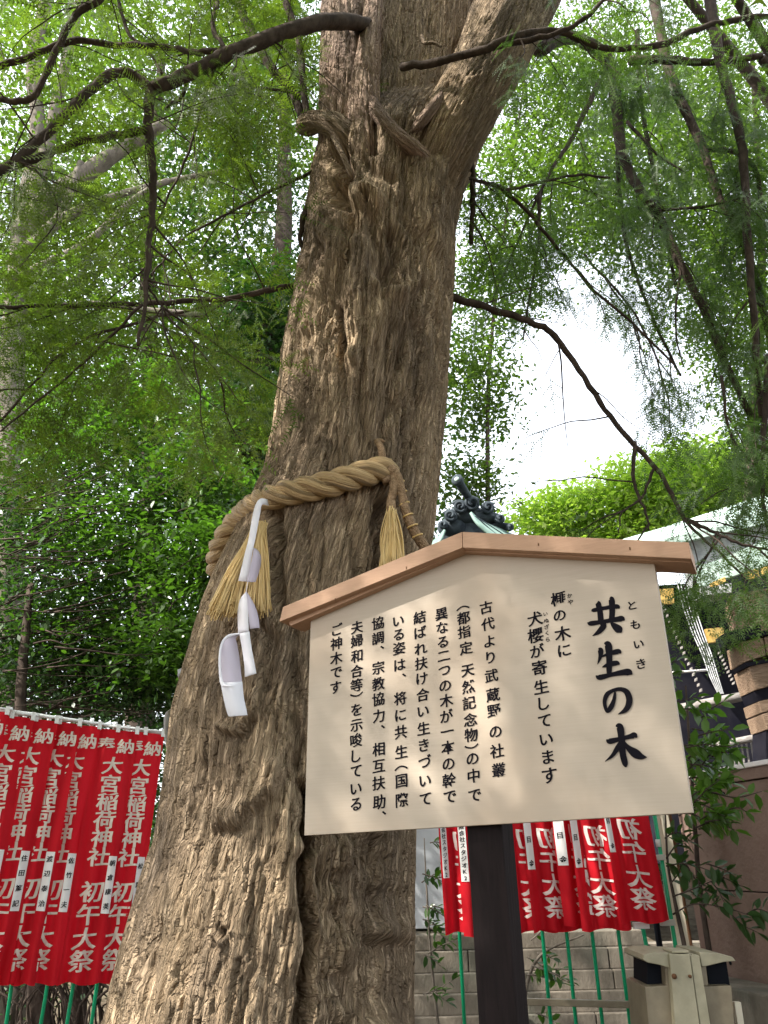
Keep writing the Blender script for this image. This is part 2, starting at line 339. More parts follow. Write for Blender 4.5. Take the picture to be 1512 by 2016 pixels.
# ------------------------------------------------------------------ ground
def grid_ground():
    n = 60; xs = np.sinh(np.linspace(-4.2, 4.2, n))*7; X, Y = np.meshgrid(xs, xs+5)
    Z = fbm(X*.4, Y*.4)*.06-.04
    Z += np.clip((Y-9)*.16, 0, 1.6)*np.clip((4-np.abs(X-3))/3+1.0, .4, 1)
    V = np.stack([X, Y, Z], -1).reshape(-1, 3)
    F = np.array([(j*n+i, j*n+i+1, (j+1)*n+i+1, (j+1)*n+i) for j in range(n-1) for i in range(n-1)])
    tag(mesh('ground', V, F, M['soil'], None, True), kind='structure')
grid_ground()

# ------------------------------------------------------------------ the sacred tree
YC = 4.0
ROWS = np.array([(2300, 120, 815), (2150, 170, 818), (2016, 208, 820), (1900, 236, 820), (1800, 262, 820), (1650, 308, 819), (1500, 330, 820), (1400, 345, 824), (1300, 372, 828), (1200, 400, 833),
  (1130, 428, 840), (1060, 462, 852), (1000, 494, 860), (940, 519, 866), (900, 528, 869), (800, 542, 880), (700, 556, 886), (600, 575, 893), (500, 592, 897), (450, 600, 899),
  (400, 608, 907), (350, 612, 922), (300, 616, 940), (250, 635, 950), (200, 660, 955), (100, 690, 955), (0, 705, 955), (-200, 720, 950), (-500, 745, 935), (-900, 770, 920)], float)
_l = rays(ROWS[:, 1], ROWS[:, 0])*YC; _r = rays(ROWS[:, 2], ROWS[:, 0])*YC
CZ = (_l[:, 2]+_r[:, 2])/2+EYE; CX = (_l[:, 0]+_r[:, 0])/2; CR = (_r[:, 0]-_l[:, 0])/2*.985
def coreY(z): return YC+np.clip((z-5.9)*.5, 0, .42)
def core(z):
    return np.interp(z, CZ, CX), np.interp(z, CZ, CR)
FEAT = [  # polyline in the photograph's own measure, half width, depth (m; minus = groove)
 ([(604, 1560), (612, 1650), (606, 1800), (612, 1900), (600, 2016), (596, 2200)], 15, -.20), ([(720, 1600), (725, 1800), (720, 2200)], 66, -.10), ([(735, 290), (732, 150), (738, 0)], 11, -.10), ([(830, 290), (880, 180), (930, 60), (965, -40)], 14, -.10), ([(700, 300), (735, 330), (770, 345)], 10, -.05), ([(560, 1660), (575, 1700), (570, 1790)], 20, .035), ([(640, 1650), (650, 1850), (642, 2016)], 16, -.05),
 ([(626, 1680), (628, 1900), (622, 2050)], 7, .05), ([(680, 1640), (690, 1850), (700, 2050)], 10, -.03), ([(760, 1650), (764, 2016)], 9, -.035), ([(800, 1600), (802, 2016)], 8, -.03),
 ([(544, 1010), (540, 1100), (548, 1200)], 12, -.10), ([(600, 1000), (606, 1200)], 9, -.03), ([(760, 985), (768, 1050), (760, 1110)], 20, -.16), ([(690, 1010), (700, 1150)], 9, -.03),
 ([(668, 305), (668, 350), (664, 378)], 19, -.24), ([(772, 450), (774, 500), (768, 545)], 13, -.10), ([(700, 390), (725, 375), (742, 395)], 13, .09), ([(715, 385), (722, 392)], 5, -.07),
 ([(730, 420), (742, 500), (756, 560)], 12, -.07), ([(690, 400), (676, 520), (660, 600), (672, 690)], 10, -.06), ([(650, 400), (655, 470), (640, 540), (600, 640)], 14, .05),
 ([(700, 470), (705, 560), (690, 640)], 26, .05), ([(800, 560), (770, 610), (740, 640), (700, 700)], 20, .05), ([(830, 560), (800, 660), (770, 750), (760, 860)], 10, -.05), ([(750, 560), (800, 600)], 14, .06),
 ([(880, 560), (884, 700), (872, 800), (864, 950)], 7, -.04), ([(640, 470), (625, 430), (640, 380)], 12, .05), ([(870, 300), (850, 380), (856, 480)], 16, .06), ([(790, 300), (800, 380), (820, 470)], 13, -.05),
 ([(560, 720), (545, 820), (540, 930)], 8, -.03), ([(600, 700), (588, 850), (570, 960)], 8, -.025), ([(822, 640), (826, 760), (818, 900)], 8, -.04), ([(700, 760), (720, 850), (700, 940)], 8, -.03),
 ([(440, 1430), (470, 1440), (490, 1400), (505, 1360)], 8, .04), ([(450, 1450), (480, 1455), (500, 1420)], 6, -.03), ([(425, 1645), (470, 1635), (510, 1600), (550, 1550), (590, 1510)], 10, -.025),
 ([(450, 1605), (500, 1570), (540, 1520)], 26, .06), ([(436, 1832), (436, 1840)], 8, -.05), ([(418, 1840), (436, 1858), (452, 1836)], 6, .025), ([(360, 1420), (350, 1600), (318, 1800)], 16, .02),
 ([(560, 1600), (580, 1700), (575, 1900)], 22, .03), ([(520, 1700), (500, 1900), (470, 2016)], 10, -.025), ([(330, 1700), (300, 1900), (270, 2016)], 12, -.03), ([(400, 1500), (395, 1700), (350, 1950)], 10, -.02),
 ([(665, 600), (672, 700), (680, 780)], 7, -.06), ([(575, 1240), (580, 1400), (590, 1500)], 12, -.06), ([(530, 1250), (520, 1350)], 14, -.05)]
_fr = np.random.default_rng(77)
for i in range(330):      # long thin fissures that follow the grain
    low = i < 210
    x = _fr.uniform(235, 815) if low else _fr.uniform(590, 885); y = _fr.uniform(1120, 1980) if low else _fr.uniform(330, 1000)
    if low and x < 470-(y-1100)*.25: continue
    L = _fr.uniform(40, 190); sl_ = (x-686)/(y+2333)*1.0+(.10 if low and x < 600 else .02)*-1
    FEAT.append(([(x, y), (x+sl_*L*.5+_fr.normal(0, 3), y+L*.5), (x+sl_*L+_fr.normal(0, 4), y+L)], _fr.uniform(2.2, 3.6), -_fr.uniform(.010, .026)))
def features(V, h, weight):
    px, py = proj(V)
    for pts, wd, am in FEAT:
        pts = np.array(pts, float)
        lo = pts.min(0)-wd*3; hi = pts.max(0)+wd*3
        k = np.where((px > lo[0]) & (px < hi[0]) & (py > lo[1]) & (py < hi[1]) & (weight > .05))[0]
        if not len(k): continue
        q = np.stack([px[k], py[k]], 1); q = q+(np.stack([vn(q[:, 1]*.03, q[:, 0]*.01), vn(q[:, 0]*.03, q[:, 1]*.02)], 1)-.5)*wd*1.3
        d = np.full(len(k), 1e9)
        for a, b in zip(pts[:-1], pts[1:]):
            t = np.clip(((q-a)@(b-a))/((b-a)@(b-a)), 0, 1); d = np.minimum(d, np.linalg.norm(q-a-t[:, None]*(b-a), axis=1))
        h[k] += am*np.exp(-(d/wd)**2)*weight[k]
    return h
def bark_h(u, v, s=1.0, seed=0):
    uu = u+seed*7.3; wu = uu+(fbm(uu*2.2, v*.7, o=3)-.5)*.06
    n1 = fbm(wu*19, v*1.3, o=3); n2 = fbm(wu*44+5, v*3.0, o=3); n3 = fbm(wu*85, v*10, o=2)
    h = (n1-.5)*np.interp(v, [1.5, 3.5], [.008, .024]) + (n2-.5)*np.interp(v, [1.5, 3.5], [.010, .015]) + (n3-.5)*.006
    h -= .020*np.exp(-((n1-.5)/.018)**2)*np.clip(fbm(uu*3, v*1.2)*6-2.4, 0, 1) + .013*np.exp(-((n2-.5)/.03)**2)
    st = vn(wu*24, v*5.5+vn(wu*24, v*0)*3); h += .008*(st > .55)
    return h*s
def theta_samples(n, front=.8):
    a = np.linspace(0, 1, 721); dens = np.where(np.abs(a-.5) < .29, 1.0, .22); c = np.concatenate([[0], np.cumsum((dens[1:]+dens[:-1])/2)]); c /= c[-1]
    s = np.interp(np.linspace(0, 1, n, endpoint=False), c, a)
    return s*2*math.pi+math.pi/2          # .5 -> faces the viewer (-Y)
def tree_core(parent):
    na = 400; th = theta_samples(na); zt = 9.0
    z = np.concatenate([np.linspace(-.1, .45, 25, endpoint=False), np.linspace(.45, 7.9, 940), np.linspace(7.95, zt, 30)])
    cx, cr = core(z); k = np.ones(9)/9
    cxp = np.convolve(np.pad(cx, 4, 'edge'), k, 'valid'); crp = np.convolve(np.pad(cr, 4, 'edge'), k, 'valid')
    T, Z = np.meshgrid(th, z); C = cxp[:, None]+0*T; Rr = crp[:, None]+0*T
    u = (T-math.pi*1.5)*.52
    low = (fbm(np.cos(T)*1.5+3, np.sin(T)*1.5+3, Z*.55, 3)-.5)
    side = np.clip(np.abs(np.cos(T)), 0, 1)**3
    r = Rr*(1+low*.22*(1-side))
    YZ = coreY(Z); V0 = np.stack([C+r*np.cos(T), YZ+r*np.sin(T)*.95, Z], -1).reshape(-1, 3)
    wt = np.clip(-np.sin(T)*2, 0, 1).ravel()
    h = bark_h(u.ravel(), Z.ravel(), 1.0)
    h = features(V0, h, wt)
    rr = r.ravel()+h
    V = np.stack([C.ravel()+rr*np.cos(T.ravel()), YZ.ravel()+rr*np.sin(T.ravel())*.95, Z.ravel()], -1)
    nz = len(z); i = np.arange(nz-1)[:, None]*na; j = np.arange(na)[None]; jn = (j+1) % na
    F = np.stack([i+j, i+jn, i+na+jn, i+na+j], -1).reshape(-1, 4)
    return mesh('trunk', V, F, M['bark'], parent, True, uv=np.stack([u.ravel(), Z.ravel()], 1))
def limb(name, pts, parent, na=120, seed=1, mt='bark_red', dens=90, disp=.8):
    """pts: x, y, Y, half width in px"""
    P = np.array([W(a, b, c) for a, b, c, _ in pts]); rad = np.array([d*c/FPX*np.linalg.norm(ray(a, b))*.93 for a, b, c, d in pts])
    Q = catmull(np.hstack([P, rad[:, None]]), 40); P = Q[:, :3]; rad = Q[:, 3]
    s = np.concatenate([[0], np.cumsum(np.linalg.norm(np.diff(P, axis=0), axis=1))])
    n = max(12, int(s[-1]*dens)); t = np.linspace(0, s[-1], n); P = np.stack([np.interp(t, s, P[:, i]) for i in range(3)], 1); rad = np.interp(t, s, rad)
    T, N, B = frames(P); a = np.linspace(0, 2*math.pi, na, endpoint=False)
    A, TT = np.meshgrid(a, t); u = A*rad.mean(); h = bark_h(u.ravel(), TT.ravel(), disp, seed)
    h += (fbm(np.cos(A)*1.4+seed, np.sin(A)*1.4, TT*1.3, 3).ravel()-.5)*.35*np.repeat(rad, na)
    rr = np.repeat(rad, na)+h*np.minimum(1, np.repeat(rad, na)/.12)
    ca, sa = np.cos(A).ravel(), np.sin(A).ravel()
    V = np.repeat(P, na, 0)+rr[:, None]*(ca[:, None]*np.repeat(N, na, 0)+sa[:, None]*np.repeat(B, na, 0))
    i = np.arange(n-1)[:, None]*na; j = np.arange(na)[None]; jn = (j+1) % na
    F = np.stack([i+j, i+jn, i+na+jn, i+na+j], -1).reshape(-1, 4)
    return mesh(name, V, F, M[mt], parent, True, uv=np.stack([u.ravel(), TT.ravel()], 1))
cx0, _ = core(0.0)
tree = empty('sacred_tree', (cx0, YC, 0), 'huge old torreya with peeling brown bark, ringed by the straw rope behind the signboard', 'tree')
tree_core(tree)
limb('stem', [(690, 520, 4.1, 30), (672, 400, 3.95, 46), (675, 300, 3.80, 50), (684, 200, 3.76, 54), (684, 100, 3.76, 49), (684, 0, 3.78, 44), (688, -250, 3.9, 42), (700, -600, 4.1, 35)], tree, 170, 2)
limb('stem', [(800, 520, 4.1, 40), (822, 400, 3.9, 58), (862, 300, 3.76, 66), (920, 200, 3.72, 66), (970, 110, 3.74, 66), (1012, 20, 3.8, 66), (1070, -100, 3.9, 62), (1180, -350, 4.2, 50)], tree, 190, 3, 'bark')
limb('stem', [(722, 420, 3.9, 20), (716, 300, 3.62, 26), (716, 180, 3.60, 28), (728, 80, 3.62, 20), (735, -60, 3.75, 17)], tree, 90, 4)
limb('broken_branch', [(715, 175, 3.6, 12), (745, 225, 3.52, 14), (780, 265, 3.5, 15), (815, 295, 3.55, 17), (850, 330, 3.72, 18)], tree, 60, 5)
limb('broken_branch', [(800, 275, 3.56, 6), (830, 240, 3.50, 11), (858, 205, 3.50, 10), (872, 180, 3.52, 3)], tree, 40, 6)
limb('branch_stub', [(700, 330, 3.75, 16), (690, 285, 3.62, 22), (665, 252, 3.58, 22), (632, 240, 3.62, 20), (606, 246, 3.7, 21), (598, 250, 3.78, 14)], tree, 70, 7, 'bark')
limb('dead_twig', [(655, 270, 3.5, 4), (672, 300, 3.46, 5), (690, 340, 3.48, 5), (694, 352, 3.52, 3)], tree, 20, 8, 'bark', 60, .2)
limb('dead_twig', [(830, 70, 3.66, 3), (836, 85, 3.6, 3), (852, 84, 3.58, 3), (868, 92, 3.58, 2)], tree, 16, 8, 'bark', 60, .2)

# branches (dark against the sky) of the sacred tree: x, y, Y ; widths in px
BR = [
 ([(725, 50, 3.6), (660, 42, 3.35), (600, 50, 3.2), (530, 75, 3.1), (450, 105, 3.0), (390, 137, 2.95), (300, 175, 2.9)], 13, 12),
 ([(300, 175, 2.9), (245, 142, 2.85), (185, 170, 2.8), (120, 235, 2.75), (60, 290, 2.7), (0, 337, 2.65), (-120, 400, 2.6)], 9, 7),
 ([(298, 175, 2.9), (292, 260, 2.95), (300, 330, 2.95), (300, 420, 3.0), (290, 520, 3.0), (286, 600, 3.0), (272, 680, 3.0)], 9, 3),
 ([(292, 258, 2.95), (220, 268, 2.9), (150, 282, 2.85), (80, 310, 2.8), (20, 330, 2.75)], 7, 6),
 ([(440, 98, 3.05), (380, 104, 3.1), (330, 93, 3.15), (220, 88, 3.2), (140, 80, 3.2), (60, 110, 3.2), (0, 130, 3.2), (-80, 150, 3.2)], 5, 5),
 ([(210, -30, 3.0), (190, 5, 3.0), (150, 30, 3.0), (112, 100, 3.0), (70, 185, 3.0), (30, 200, 3.0), (-20, 190, 3.0)], 6, 5),
 ([(445, 100, 3.05), (418, 50, 3.1), (428, 0, 3.15), (420, -80, 3.2)], 4, 4),
 ([(606, 235, 3.7), (596, 160, 3.7), (588, 80, 3.7), (560, 0, 3.7), (540, -60, 3.7)], 6, 6),
 ([(596, 244, 3.75), (580, 190, 3.75), (540, 140, 3.75), (510, 95, 3.75), (485, 45, 3.75), (470, 0, 3.75), (462, -60, 3.8)], 8, 7),
 ([(590, 560, 3.95), (520, 574, 3.8), (440, 588, 3.7), (300, 597, 3.5), (150, 600, 3.4), (0, 604, 3.3), (-80, 600, 3.3)], 6, 3),
 ([(622, 335, 3.85), (560, 365, 3.8), (500, 395, 3.7), (420, 435, 3.6), (350, 480, 3.6), (300, 540, 3.6)], 3, 1.5),
 ([(620, 390, 3.85), (598, 425, 3.8), (592, 470, 3.85), (600, 500, 3.9)], 6, 4),
 ([(425, 125, 3.05), (400, 200, 3.1), (370, 300, 3.15), (330, 390, 3.2), (310, 440, 3.2)], 3, 1.5),
 ([(370, 145, 3.0), (358, 190, 3.05), (325, 215, 3.1)], 4, 2), ([(230, -10, 3.3), (250, 60, 3.3), (290, 100, 3.3), (320, 150, 3.3)], 3, 2),
 ([(290, 560, 3.0), (330, 620, 3.1), (420, 720, 3.2), (470, 790, 3.3)], 2.5, 1), ([(420, 600, 3.6), (250, 640, 3.5), (130, 690, 3.4), (0, 830, 3.4)], 3, 2),
 ([(280, 600, 3.0), (190, 690, 3.2), (110, 760, 3.3), (0, 850, 3.3)], 3, 1.5), ([(600, 190, 3.7), (560, 178, 3.7), (490, 172, 3.6), (420, 200, 3.5), (340, 238, 3.5)], 3, 2),
 ([(790, 132, 3.5), (860, 122, 3.4), (960, 95, 3.3), (1020, 70, 3.3), (1100, 62, 3.4), (1180, 92, 3.5), (1290, 90, 3.6), (1400, 48, 3.7), (1512, 32, 3.8), (1600, 20, 3.9)], 7, 4),
 ([(960, 95, 3.3), (1060, 75, 3.3), (1130, 50, 3.3), (1180, 10, 3.3), (1220, -40, 3.3)], 5, 3),
 ([(862, 574, 4.05), (905, 590, 4.1), (960, 606, 4.2), (1040, 632, 4.3), (1085, 655, 4.35), (1120, 700, 4.4), (1170, 775, 4.4), (1225, 850, 4.4), (1290, 920, 4.4), (1330, 985, 4.4), (1345, 1020, 4.4)], 8, 4),
 ([(1343, 1018, 4.4), (1400, 1045, 4.35), (1450, 1068, 4.3), (1520, 1085, 4.3)], 4, 2), ([(1345, 1020, 4.4), (1400, 1075, 4.3), (1460, 1130, 4.3), (1500, 1165, 4.3)], 3, 1.5),
 ([(1250, 870, 4.4), (1248, 950, 4.4), (1272, 1010, 4.4), (1278, 1045, 4.4)], 4, 1.5), ([(1290, 920, 4.4), (1262, 980, 4.4), (1225, 1010, 4.4), (1218, 1050, 4.4)], 3, 1),
 ([(890, 344, 4.05), (928, 352, 4.1), (960, 362, 4.2), (1000, 372, 4.3), (1060, 360, 4.4), (1130, 345, 4.5), (1200, 350, 4.6)], 4, 2),
 ([(960, 362, 4.2), (990, 372, 4.2), (1040, 420, 4.3), (1100, 490, 4.4), (1170, 570, 4.5), (1260, 650, 4.6), (1330, 720, 4.6)], 4.5, 2),
 ([(900, 300, 4.05), (928, 325, 4.1), (930, 400, 4.15), (928, 480, 4.2)], 7, 4)]
BR_R = [
 ([(1060, 100, 4.6), (1110, 75, 4.8), (1165, 90, 5.0), (1200, 125, 5.1), (1212, 200, 5.1), (1225, 300, 5.0), (1262, 380, 4.9), (1300, 430, 4.9), (1345, 530, 4.8), (1390, 620, 4.8), (1440, 740, 4.8), (1480, 820, 4.8)], 14, 8),
 ([(1282, -40, 5.0), (1300, 60, 5.0), (1315, 130, 5.0), (1340, 200, 5.0), (1385, 295, 5.0), (1412, 380, 5.0), (1455, 455, 5.0), (1490, 560, 5.0), (1520, 680, 5.0)], 11, 8),
 ([(1395, -40, 4.6), (1412, 90, 4.6), (1440, 200, 4.6), (1462, 300, 4.6), (1470, 430, 4.6), (1478, 560, 4.6), (1490, 700, 4.6), (1500, 820, 4.6)], 11, 7),
 ([(1204, 128, 5.1), (1222, 220, 5.2), (1216, 330, 5.2), (1232, 470, 5.2), (1260, 560, 5.2), (1290, 640, 5.2), (1340, 740, 5.2)], 6, 3),
 ([(1240, 120, 4.9), (1300, 118, 4.8), (1400, 122, 4.7), (1500, 110, 4.7)], 10, 6), ([(1180, 160, 4.9), (1130, 265, 4.8), (1095, 320, 4.7), (1062, 380, 4.6), (1035, 440, 4.6), (1002, 515, 4.6)], 6, 2),
 ([(1062, 380, 4.6), (1060, 470, 4.6), (1045, 570, 4.6), (1030, 670, 4.6)], 5, 2), ([(1255, 60, 5.3), (1262, 200, 5.3), (1285, 330, 5.3), (1300, 420, 5.3), (1330, 560, 5.3)], 5, 4),
 ([(1385, 295, 5.0), (1450, 300, 4.9), (1490, 340, 4.8), (1500, 420, 4.8)], 5, 5), ([(1300, 415, 4.9), (1380, 408, 4.8), (1460, 390, 4.7)], 4, 2), ([(1235, 240, 5.0), (1290, 300, 4.9), (1350, 340, 4.9)], 4, 2),
 ([(1340, 520, 4.8), (1330, 640, 4.8), (1345, 720, 4.8)], 3, 1.5), ([(1150, 500, 4.9), (1250, 620, 4.9), (1310, 760, 4.9), (1320, 860, 4.9)], 3, 1.5),
 ([(1500, 560, 4.9), (1440, 640, 4.9), (1400, 760, 4.9)], 3, 1.5), ([(1420, 740, 4.5), (1440, 860, 4.5), (1500, 930, 4.5)], 4, 2), ([(1512, 700, 4.5), (1505, 850, 4.5), (1500, 960, 4.5), (1512, 1040, 4.5)], 7, 4)]
SPR = []   # (point, direction) spots that carry needle sprays
def branch(pts, w0, w1, parent, m, name='branch', lst=None):
    P = catmull([W(*p) for p in pts], 5); n = len(P)
    P[1:-1] += (rng.random((n-2, 3))-.5)*.012
    D = np.linalg.norm(P-np.array([0, 0, EYE]), axis=1); rad = np.linspace(w0, w1, n)*D/FPX
    rad = rad*(1+.18*(rng.random(n)-.5))
    V, F = tube(P, rad, 8); mesh(name, V, F, m, parent, True)
    if lst is not None:
        for i in range(1, n-1): lst.append((P[i], nrm(P[i+1]-P[i])))
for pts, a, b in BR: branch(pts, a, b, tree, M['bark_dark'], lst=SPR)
SPR_R = []
hang = empty('hanging_torreya', W(1300, 60, 5.2)*np.array([1, 1, 0]), 'dark torreya whose long limbs hang down at the upper right, over the bright sky', 'tree')
# its trunk stands to the right, outside the frame
Pt = np.array([W(1300, 60, 5.2)*np.array([1, 1, 0])+np.array([2.6, 1.2, z]) for z in (-.1, 2, 4, 6, 8, 9.5)])
V, F = tube(catmull(Pt, 5), np.linspace(.42, .2, 26), 16); mesh('trunk', V, F, M['bark_dark'], hang, True)
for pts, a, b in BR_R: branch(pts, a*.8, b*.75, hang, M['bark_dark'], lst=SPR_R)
top = Pt[3]
for tgt in ((1290, -80, 5.0), (1400, -80, 4.6), (1500, 115, 4.7)):
    q = W(*tgt); mid = (top+q)/2+np.array([0, 0, .5]); V, F = tube(catmull([top, mid, q], 6), np.linspace(.1, .04, 13), 8); mesh('limb', V, F, M['bark_dark'], hang, True)

# ------------------------------------------------------------------ foliage generators
# lanes cut through the foliage to make sun patches: (place it reaches, radius)
GAPS = [((-.95, 3.5, 1.0), .48), ((-.6, 3.45, .6), .42), ((-.8, 3.5, 1.6), .22), ((-.35, 3.45, 1.1), .16), ((-.2, 3.5, 4.2), .2), ((-.45, 3.5, 3.6), .14),
        ((2.2, 5.7, 1.7), .30), ((2.25, 5.3, 1.1), .34), ((2.25, 5.4, .7), .3), ((1.2, 7.3, 1.0), .35), ((1.6, 7.3, .8), .3), ((2.4, 6.2, 2.6), .3), ((1.3, 5.4, 1.6), .3), ((-1.9, 5.4, 1.4), .22), ((1.75, 6.2, 3.6), .4)]
def rframes(n, d, tilt=1.0):
    """frames with x along d (n,3), random normal near up"""
    d = d/np.linalg.norm(d, axis=1)[:, None]
    up = np.array([0, 0, 1.0])+rng.normal(0, tilt*.5, (n, 3)); y = np.cross(up, d); y /= np.linalg.norm(y, axis=1)[:, None]+1e-9
    return d, y, np.cross(d, y)
def fan_template():
    V = []; F = []
    def tri(a, b, c): k = len(V); V.extend([a, b, c]); F.append((k, k+1, k+2))
    def spray(o, ang, L, n, l0):
        c, s = math.cos(ang), math.sin(ang)
        def T(x, y, z=0): return (o[0]+c*x-s*y, o[1]+s*x+c*y, z-.12*x*x)
        tri(T(0, -.008), T(0, .008), T(L, 0))
        for i in range(n):
            t = L*(i+1)/(n+.4); l = l0*(1-.45*(i/n)**2)
            for sg in (-1, 1): tri(T(t-.015, 0), T(t+.013, 0), T(t+.030, sg*l, -.010))
    spray((0, 0), 0, 1.0, 15, .095)
    for t, sg, L in ((.10, 1, .62), (.24, -1, .58), (.46, 1, .42), (.60, -1, .34)): spray((t, 0), sg*.80, L, max(4, int(L*16)), .085)
    return np.array(V), np.array(F)
FT_V, FT_F = fan_template()
def sunlanes(P):
    ok = np.ones(len(P), bool)
    for tg, rr in GAPS:
        q = P-np.array(tg); t_ = q@SUN; d = np.linalg.norm(q-np.outer(t_, SUN), axis=1); ok &= (d > rr) | (t_ < 0) | (rng.random(len(P)) < .15)
    return ok
def fans(name, pts, dirs, size, m, parent):
    ok = sunlanes(pts); pts = pts[ok]; dirs = dirs[ok]; size = size[ok]
    px, py = proj(pts); e = ((px-1110)/170)**2+((py-800)/200)**2 < 1     # the open sky between the crowns
    k_ = ~e | (rng.random(len(pts)) < .12); k_ &= ~((np.abs(px-775) < 170) & (py > -50) & (py < 1000) & (pts[:, 1] < 4.0) & (rng.random(len(pts)) < .9) & ((pts@_fw) > 0))
    pts = pts[k_]; dirs = dirs[k_]; size = size[k_]
    n = len(pts); x, y, z = rframes(n, dirs, .9); s = size[:, None, None]
    V = (FT_V[None, :, 0:1]*x[:, None]+FT_V[None, :, 1:2]*y[:, None]+FT_V[None, :, 2:3]*z[:, None])*s
    V[..., 2] -= (FT_V[None, :, 0]**2)*size[:, None]*.18
    V += pts[:, None]
    F = (FT_F[None]+np.arange(n)[:, None, None]*len(FT_V)).reshape(-1, 3)
    t = np.repeat(np.clip(rng.random(n)*.7+fbm(pts[:, 0]*1.2, pts[:, 1]*1.2, pts[:, 2]*1.2)*.9-.3, 0, 1), len(FT_V))
    o = mesh(name, V.reshape(-1, 3), F, m, parent, attr=t); o['kind'] = 'stuff'; return o
LEAF6 = np.array([(0, 0, 0), (.3, .2, .03), (.65, .2, .03), (1, 0, -.06), (.65, -.2, .03), (.3, -.2, .03)])
LEAF4 = np.array([(0, 0, 0), (.5, .24, .03), (1, 0, -.04), (.5, -.24, .03)])
def leaves(name, P, size, m, parent, t6=False, droop=.3, flat=.8):
    P = P[sunlanes(P)]
    n = len(P); Tm = LEAF6 if t6 else LEAF4; k = len(Tm)
    d = rng.normal(0, 1, (n, 3)); d[:, 2] = d[:, 2]*.5-droop
    x, y, z = rframes(n, d, flat); s = (size*(.6+.8*rng.random(n)))[:, None, None]
    V = (Tm[None, :, 0:1]*x[:, None]+Tm[None, :, 1:2]*y[:, None]+Tm[None, :, 2:3]*z[:, None])*s+P[:, None]
    F = (np.arange(k)[None]+np.arange(n)[:, None]*k)
    t = np.repeat(np.clip(rng.random(n)*.6+fbm(P[:, 0]*.9, P[:, 1]*.9, P[:, 2]*.9)*1.1-.35, 0, 1), k)
    o = mesh(name, V.reshape(-1, 3), F, m, parent, attr=t); o['kind'] = 'stuff'; return o
def blob(px, py, rx, ry, Y, n, dy=None, clump=.22, per=14):
    """n points in clumps inside an ellipsoid seen at px,py with radii rx,ry px, Y away"""
    c = W(px, py, Y); q = FPX/np.linalg.norm(ray(px, py))/Y*1.0
    ax, az = rx/q/1.0, ry/q/1.0; dy = dy or (ax+az)/2
    nc = max(1, n//per); d = rng.normal(0, 1, (nc, 3)); d /= np.linalg.norm(d, axis=1)[:, None]; d *= rng.random((nc, 1))**.4
    view = nrm(c-np.array([0, 0, EYE])); rt = nrm(np.cross(view, (0, 0, 1))); up = np.cross(rt, view)
    C = c+d[:, 0:1]*rt*ax+d[:, 1:2]*view*dy+d[:, 2:3]*up*az
    P = np.repeat(C, per, 0)+rng.normal(0, 1, (nc*per, 3))*np.array([1, 1, .45])*clump
    return P
def side_twigs(spots, n, parent, down, L0=.35, L1=.9):
    mb = MB(); new = []
    for i in range(n):
        p, d = spots[rng.integers(0, len(spots))]; L = rng.uniform(L0, L1); sd = rng.normal(0, 1, 3); sd[2] -= down; sd[1] *= .5; sd = nrm(sd+d*.6)
        P = [p]; c = sd.copy()
        for k in range(5): c = nrm(c+rng.normal(0, .16, 3)+np.array([0, 0, -.12*down])); P.append(P[-1]+c*L/5)
        P = catmull(P, 2); mb.tube(P, np.linspace(.006, .0018, len(P))*rng.uniform(.6, 1.2), 4, False)
        for q in range(4, len(P)): new.append((P[q], c))
    mb.build('twigs', M['bark_dark'], parent, True)['kind'] = 'stuff'; return new
_lo = [q for q in SPR if proj(q[0][None])[0][0] < 600]; _hi = [q for q in SPR if proj(q[0][None])[0][0] > 900]
TWL = side_twigs(_lo, 110, tree, .3); TWR = side_twigs(_hi, 50, tree, .9); TWH = side_twigs(SPR_R, 120, hang, 1.4)
# --- needles on the sacred tree: along its branches and in sprays round them
def spray_points(spots, n, spread):
    k = rng.integers(0, len(spots), n); B = np.array([spots[i][0] for i in k]); D = np.array([spots[i][1] for i in k])
    o = rng.normal(0, 1, (n, 3))*spread; return B+o, o*1.2+D*.25+np.array([0, 0, -.04])+rng.normal(0, .12, (n, 3))
rngs = 1
P1, D1 = spray_points(TWL, 900, .06)
P2 = np.vstack([blob(x, y, rx, ry, Y, int(n*2.5), clump=.14, per=4) for x, y, rx, ry, Y, n in [
   (100, 60, 180, 120, 3.6, 60), (400, 40, 200, 90, 3.7, 60), (250, 330, 260, 120, 3.8, 40), (480, 300, 140, 130, 4.0, 50), (120, 520, 170, 120, 3.7, 56), (420, 520, 180, 110, 4.1, 52),
   (90, 700, 130, 130, 3.4, 40), (300, 700, 170, 90, 3.9, 30), (480, 720, 110, 110, 4.4, 60), (380, 860, 90, 60, 4.6, 26), (70, 850, 110, 90, 3.6, 30), (560, 120, 70, 120, 4.2, 60)]])
D2 = rng.normal(0, 1, P2.shape)*np.array([1, .8, .25])+np.array([0, 0, -.25])
PA = np.vstack([P1, P2]); DA = np.vstack([D1, D2])
fans('foliage', PA, DA, .17+.14*rng.random(len(PA)), M['needle'], tree)
P3, D3 = spray_points(TWR, 420, .06)
P3b = np.vstack([blob(x, y, rx, ry, Y, n, clump=.12, per=4) for x, y, rx, ry, Y, n in [(1150, 40, 140, 70, 3.7, 60), (1400, 60, 130, 90, 3.9, 60), (1150, 170, 60, 60, 3.9, 24), (1400, 980, 110, 70, 4.4, 36),
   (1390, 1180, 70, 50, 4.3, 44), (1405, 1240, 50, 40, 4.25, 26), (1312, 1150, 16, 40, 4.6, 8), (1470, 1100, 50, 60, 4.3, 30), (1450, 880, 90, 80, 4.4, 30)]])
P3 = np.vstack([P3, P3b]); D3 = np.vstack([D3, rng.normal(0, 1, P3b.shape)*np.array([1, .8, .3])+np.array([0, 0, -.6])])
